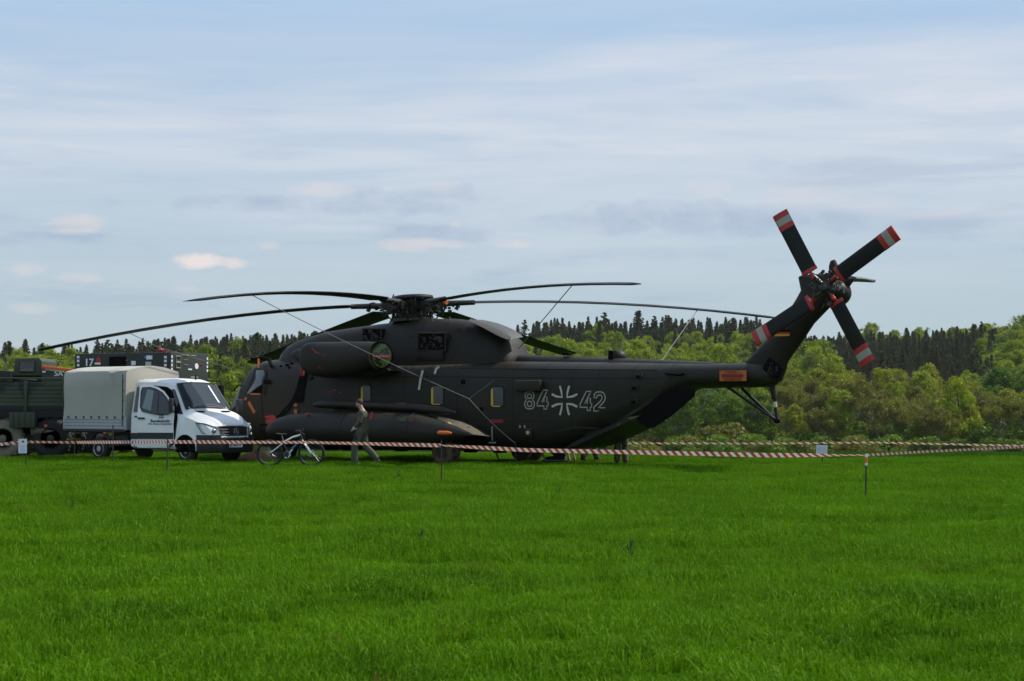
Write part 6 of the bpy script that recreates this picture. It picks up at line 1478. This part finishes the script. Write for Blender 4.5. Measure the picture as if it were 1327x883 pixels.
def grass(y0, y1, dens, clumps, label, margin=1.25, sc=(.75, 1.2)):
    g_ = np.random.default_rng(int(y0 * 10)); W0 = .268 * y1 * margin + 1.5; n = int((y1 - y0) * 2 * W0 * dens); ys_ = g_.uniform(y0, y1, n); xs_ = g_.uniform(-W0, W0, n); k = np.abs(xs_) < .268 * ys_ * margin + 1.5
    xs_, ys_ = xs_[k], ys_[k]; n = len(xs_)
    nz = np.array([mnoise.noise(Vector((x * .55, y * .55, 2))) for x, y in zip(xs_, ys_)]); nz2 = np.array([mnoise.noise(Vector((x * .16, y * .3, 9))) for x, y in zip(xs_, ys_)])
    zs = np.array([gz(x, y) for x, y in zip(xs_, ys_)]); dip = np.ones(n)
    for (cx0, cy0, rx0, ry0) in ((.75, 20.6, .55, .32), (1.45, 19.9, .45, .25), (-3.0, 25.5, .9, .5), (-2.0, 35.5, 1.6, .6), (-.6, 31, 1.2, .5), (2.9, 15.2, .35, .3), (-1.9, 14.0, .5, .25), (4.6, 27, .9, .5), (-5.2, 20, .6, .4), (.3, 12.6, .4, .2), (0, 56.5, 9, 3.2), (4.5, 54, 5, 2.5)):
        dip = np.minimum(dip, .34 + .66 * np.clip(((xs_ - cx0) / rx0) ** 2 + ((ys_ - cy0) / ry0) ** 2, 0, 1)); me = bpy.data.meshes.new('grass'); me.vertices.add(n); me.vertices.foreach_set('co', np.stack([xs_, ys_, zs], 1).ravel())
    a = me.attributes.new('gs', 'FLOAT', 'POINT'); a.data.foreach_set('value', (g_.uniform(*sc, n) * (1 + .55 * nz + .25 * nz2) * dip).astype(np.float32))
    a = me.attributes.new('gr', 'FLOAT', 'POINT'); a.data.foreach_set('value', g_.uniform(0, 6.28, n).astype(np.float32))
    o = bpy.data.objects.new('grass', me); COL.objects.link(o); tag(o, label, 'grass', kind='stuff')
    ng = bpy.data.node_groups.new('grass_nodes', 'GeometryNodeTree'); ng.interface.new_socket('Geometry', in_out='INPUT', socket_type='NodeSocketGeometry'); ng.interface.new_socket('Geometry', in_out='OUTPUT', socket_type='NodeSocketGeometry')
    gi = ng.nodes.new('NodeGroupInput'); go = ng.nodes.new('NodeGroupOutput'); jn = ng.nodes.new('GeometryNodeJoinGeometry')
    s_ = ng.nodes.new('GeometryNodeInputNamedAttribute'); s_.data_type = 'FLOAT'; s_.inputs[0].default_value = 'gs'; r_ = ng.nodes.new('GeometryNodeInputNamedAttribute'); r_.data_type = 'FLOAT'; r_.inputs[0].default_value = 'gr'
    cx = ng.nodes.new('ShaderNodeCombineXYZ'); ng.links.new(r_.outputs[0], cx.inputs[2])
    mp = ng.nodes.new('GeometryNodeMeshToPoints'); ng.links.new(gi.outputs[0], mp.inputs[0])
    ip = ng.nodes.new('GeometryNodeInstanceOnPoints'); ng.links.new(mp.outputs[0], ip.inputs['Points'])
    gi_ = ng.nodes.new('GeometryNodeJoinGeometry')
    for cmesh in clumps:
        co_ = bpy.data.objects.new('grass_clump', cmesh); oi_ = ng.nodes.new('GeometryNodeObjectInfo'); oi_.inputs['Object'].default_value = co_; oi_.inputs['As Instance'].default_value = True; ng.links.new(oi_.outputs['Geometry'], gi_.inputs[0])
    ng.links.new(gi_.outputs[0], ip.inputs['Instance']); ip.inputs['Pick Instance'].default_value = True
    ng.links.new(cx.outputs[0], ip.inputs['Rotation']); ng.links.new(s_.outputs[0], ip.inputs['Scale']); ng.links.new(ip.outputs[0], go.inputs[0])
    md = o.modifiers.new('grass', 'NODES'); md.node_group = ng; return o
def cl(nb, rad, h, wd, n, lean=.45):
    out = []
    for k in range(n): me = clump(nb, rad, h, wd, 900 + k + int(nb), lean); me.materials.append(gm_); out.append(me)
    return out
grass(8.5, 19, 34, cl(54, .17, .125, .0065, 5, .75), 'lush green grass of the field in the foreground')
grass(19, 34, 20, cl(44, .20, .13, .0080, 5, .7), 'dense green grass in the middle of the field')
grass(34, 76, 13, cl(36, .27, .115, .011, 4, .6), 'dense green grass round the helicopter and vehicles', 1.35)
# ------------------------------------------------------------------ thin spring haze over the valley
hm_ = bpy.data.materials.new('haze'); hm_.use_nodes = True; t = hm_.node_tree; t.nodes.clear()
pv_ = nd(t, 'ShaderNodeVolumePrincipled', ins={'Color': (.86, .91, .97, 1), 'Density': .000035, 'Anisotropy': .2})
t.links.new(pv_.outputs[0], nd(t, 'ShaderNodeOutputMaterial').inputs['Volume'])
hb_ = MB().box((0, 3000, 24), (13600, 6200, 66)).build('haze', hm_, smooth=False); tag(hb_, 'thin pale haze lying over the field and wood', 'haze', kind='stuff')
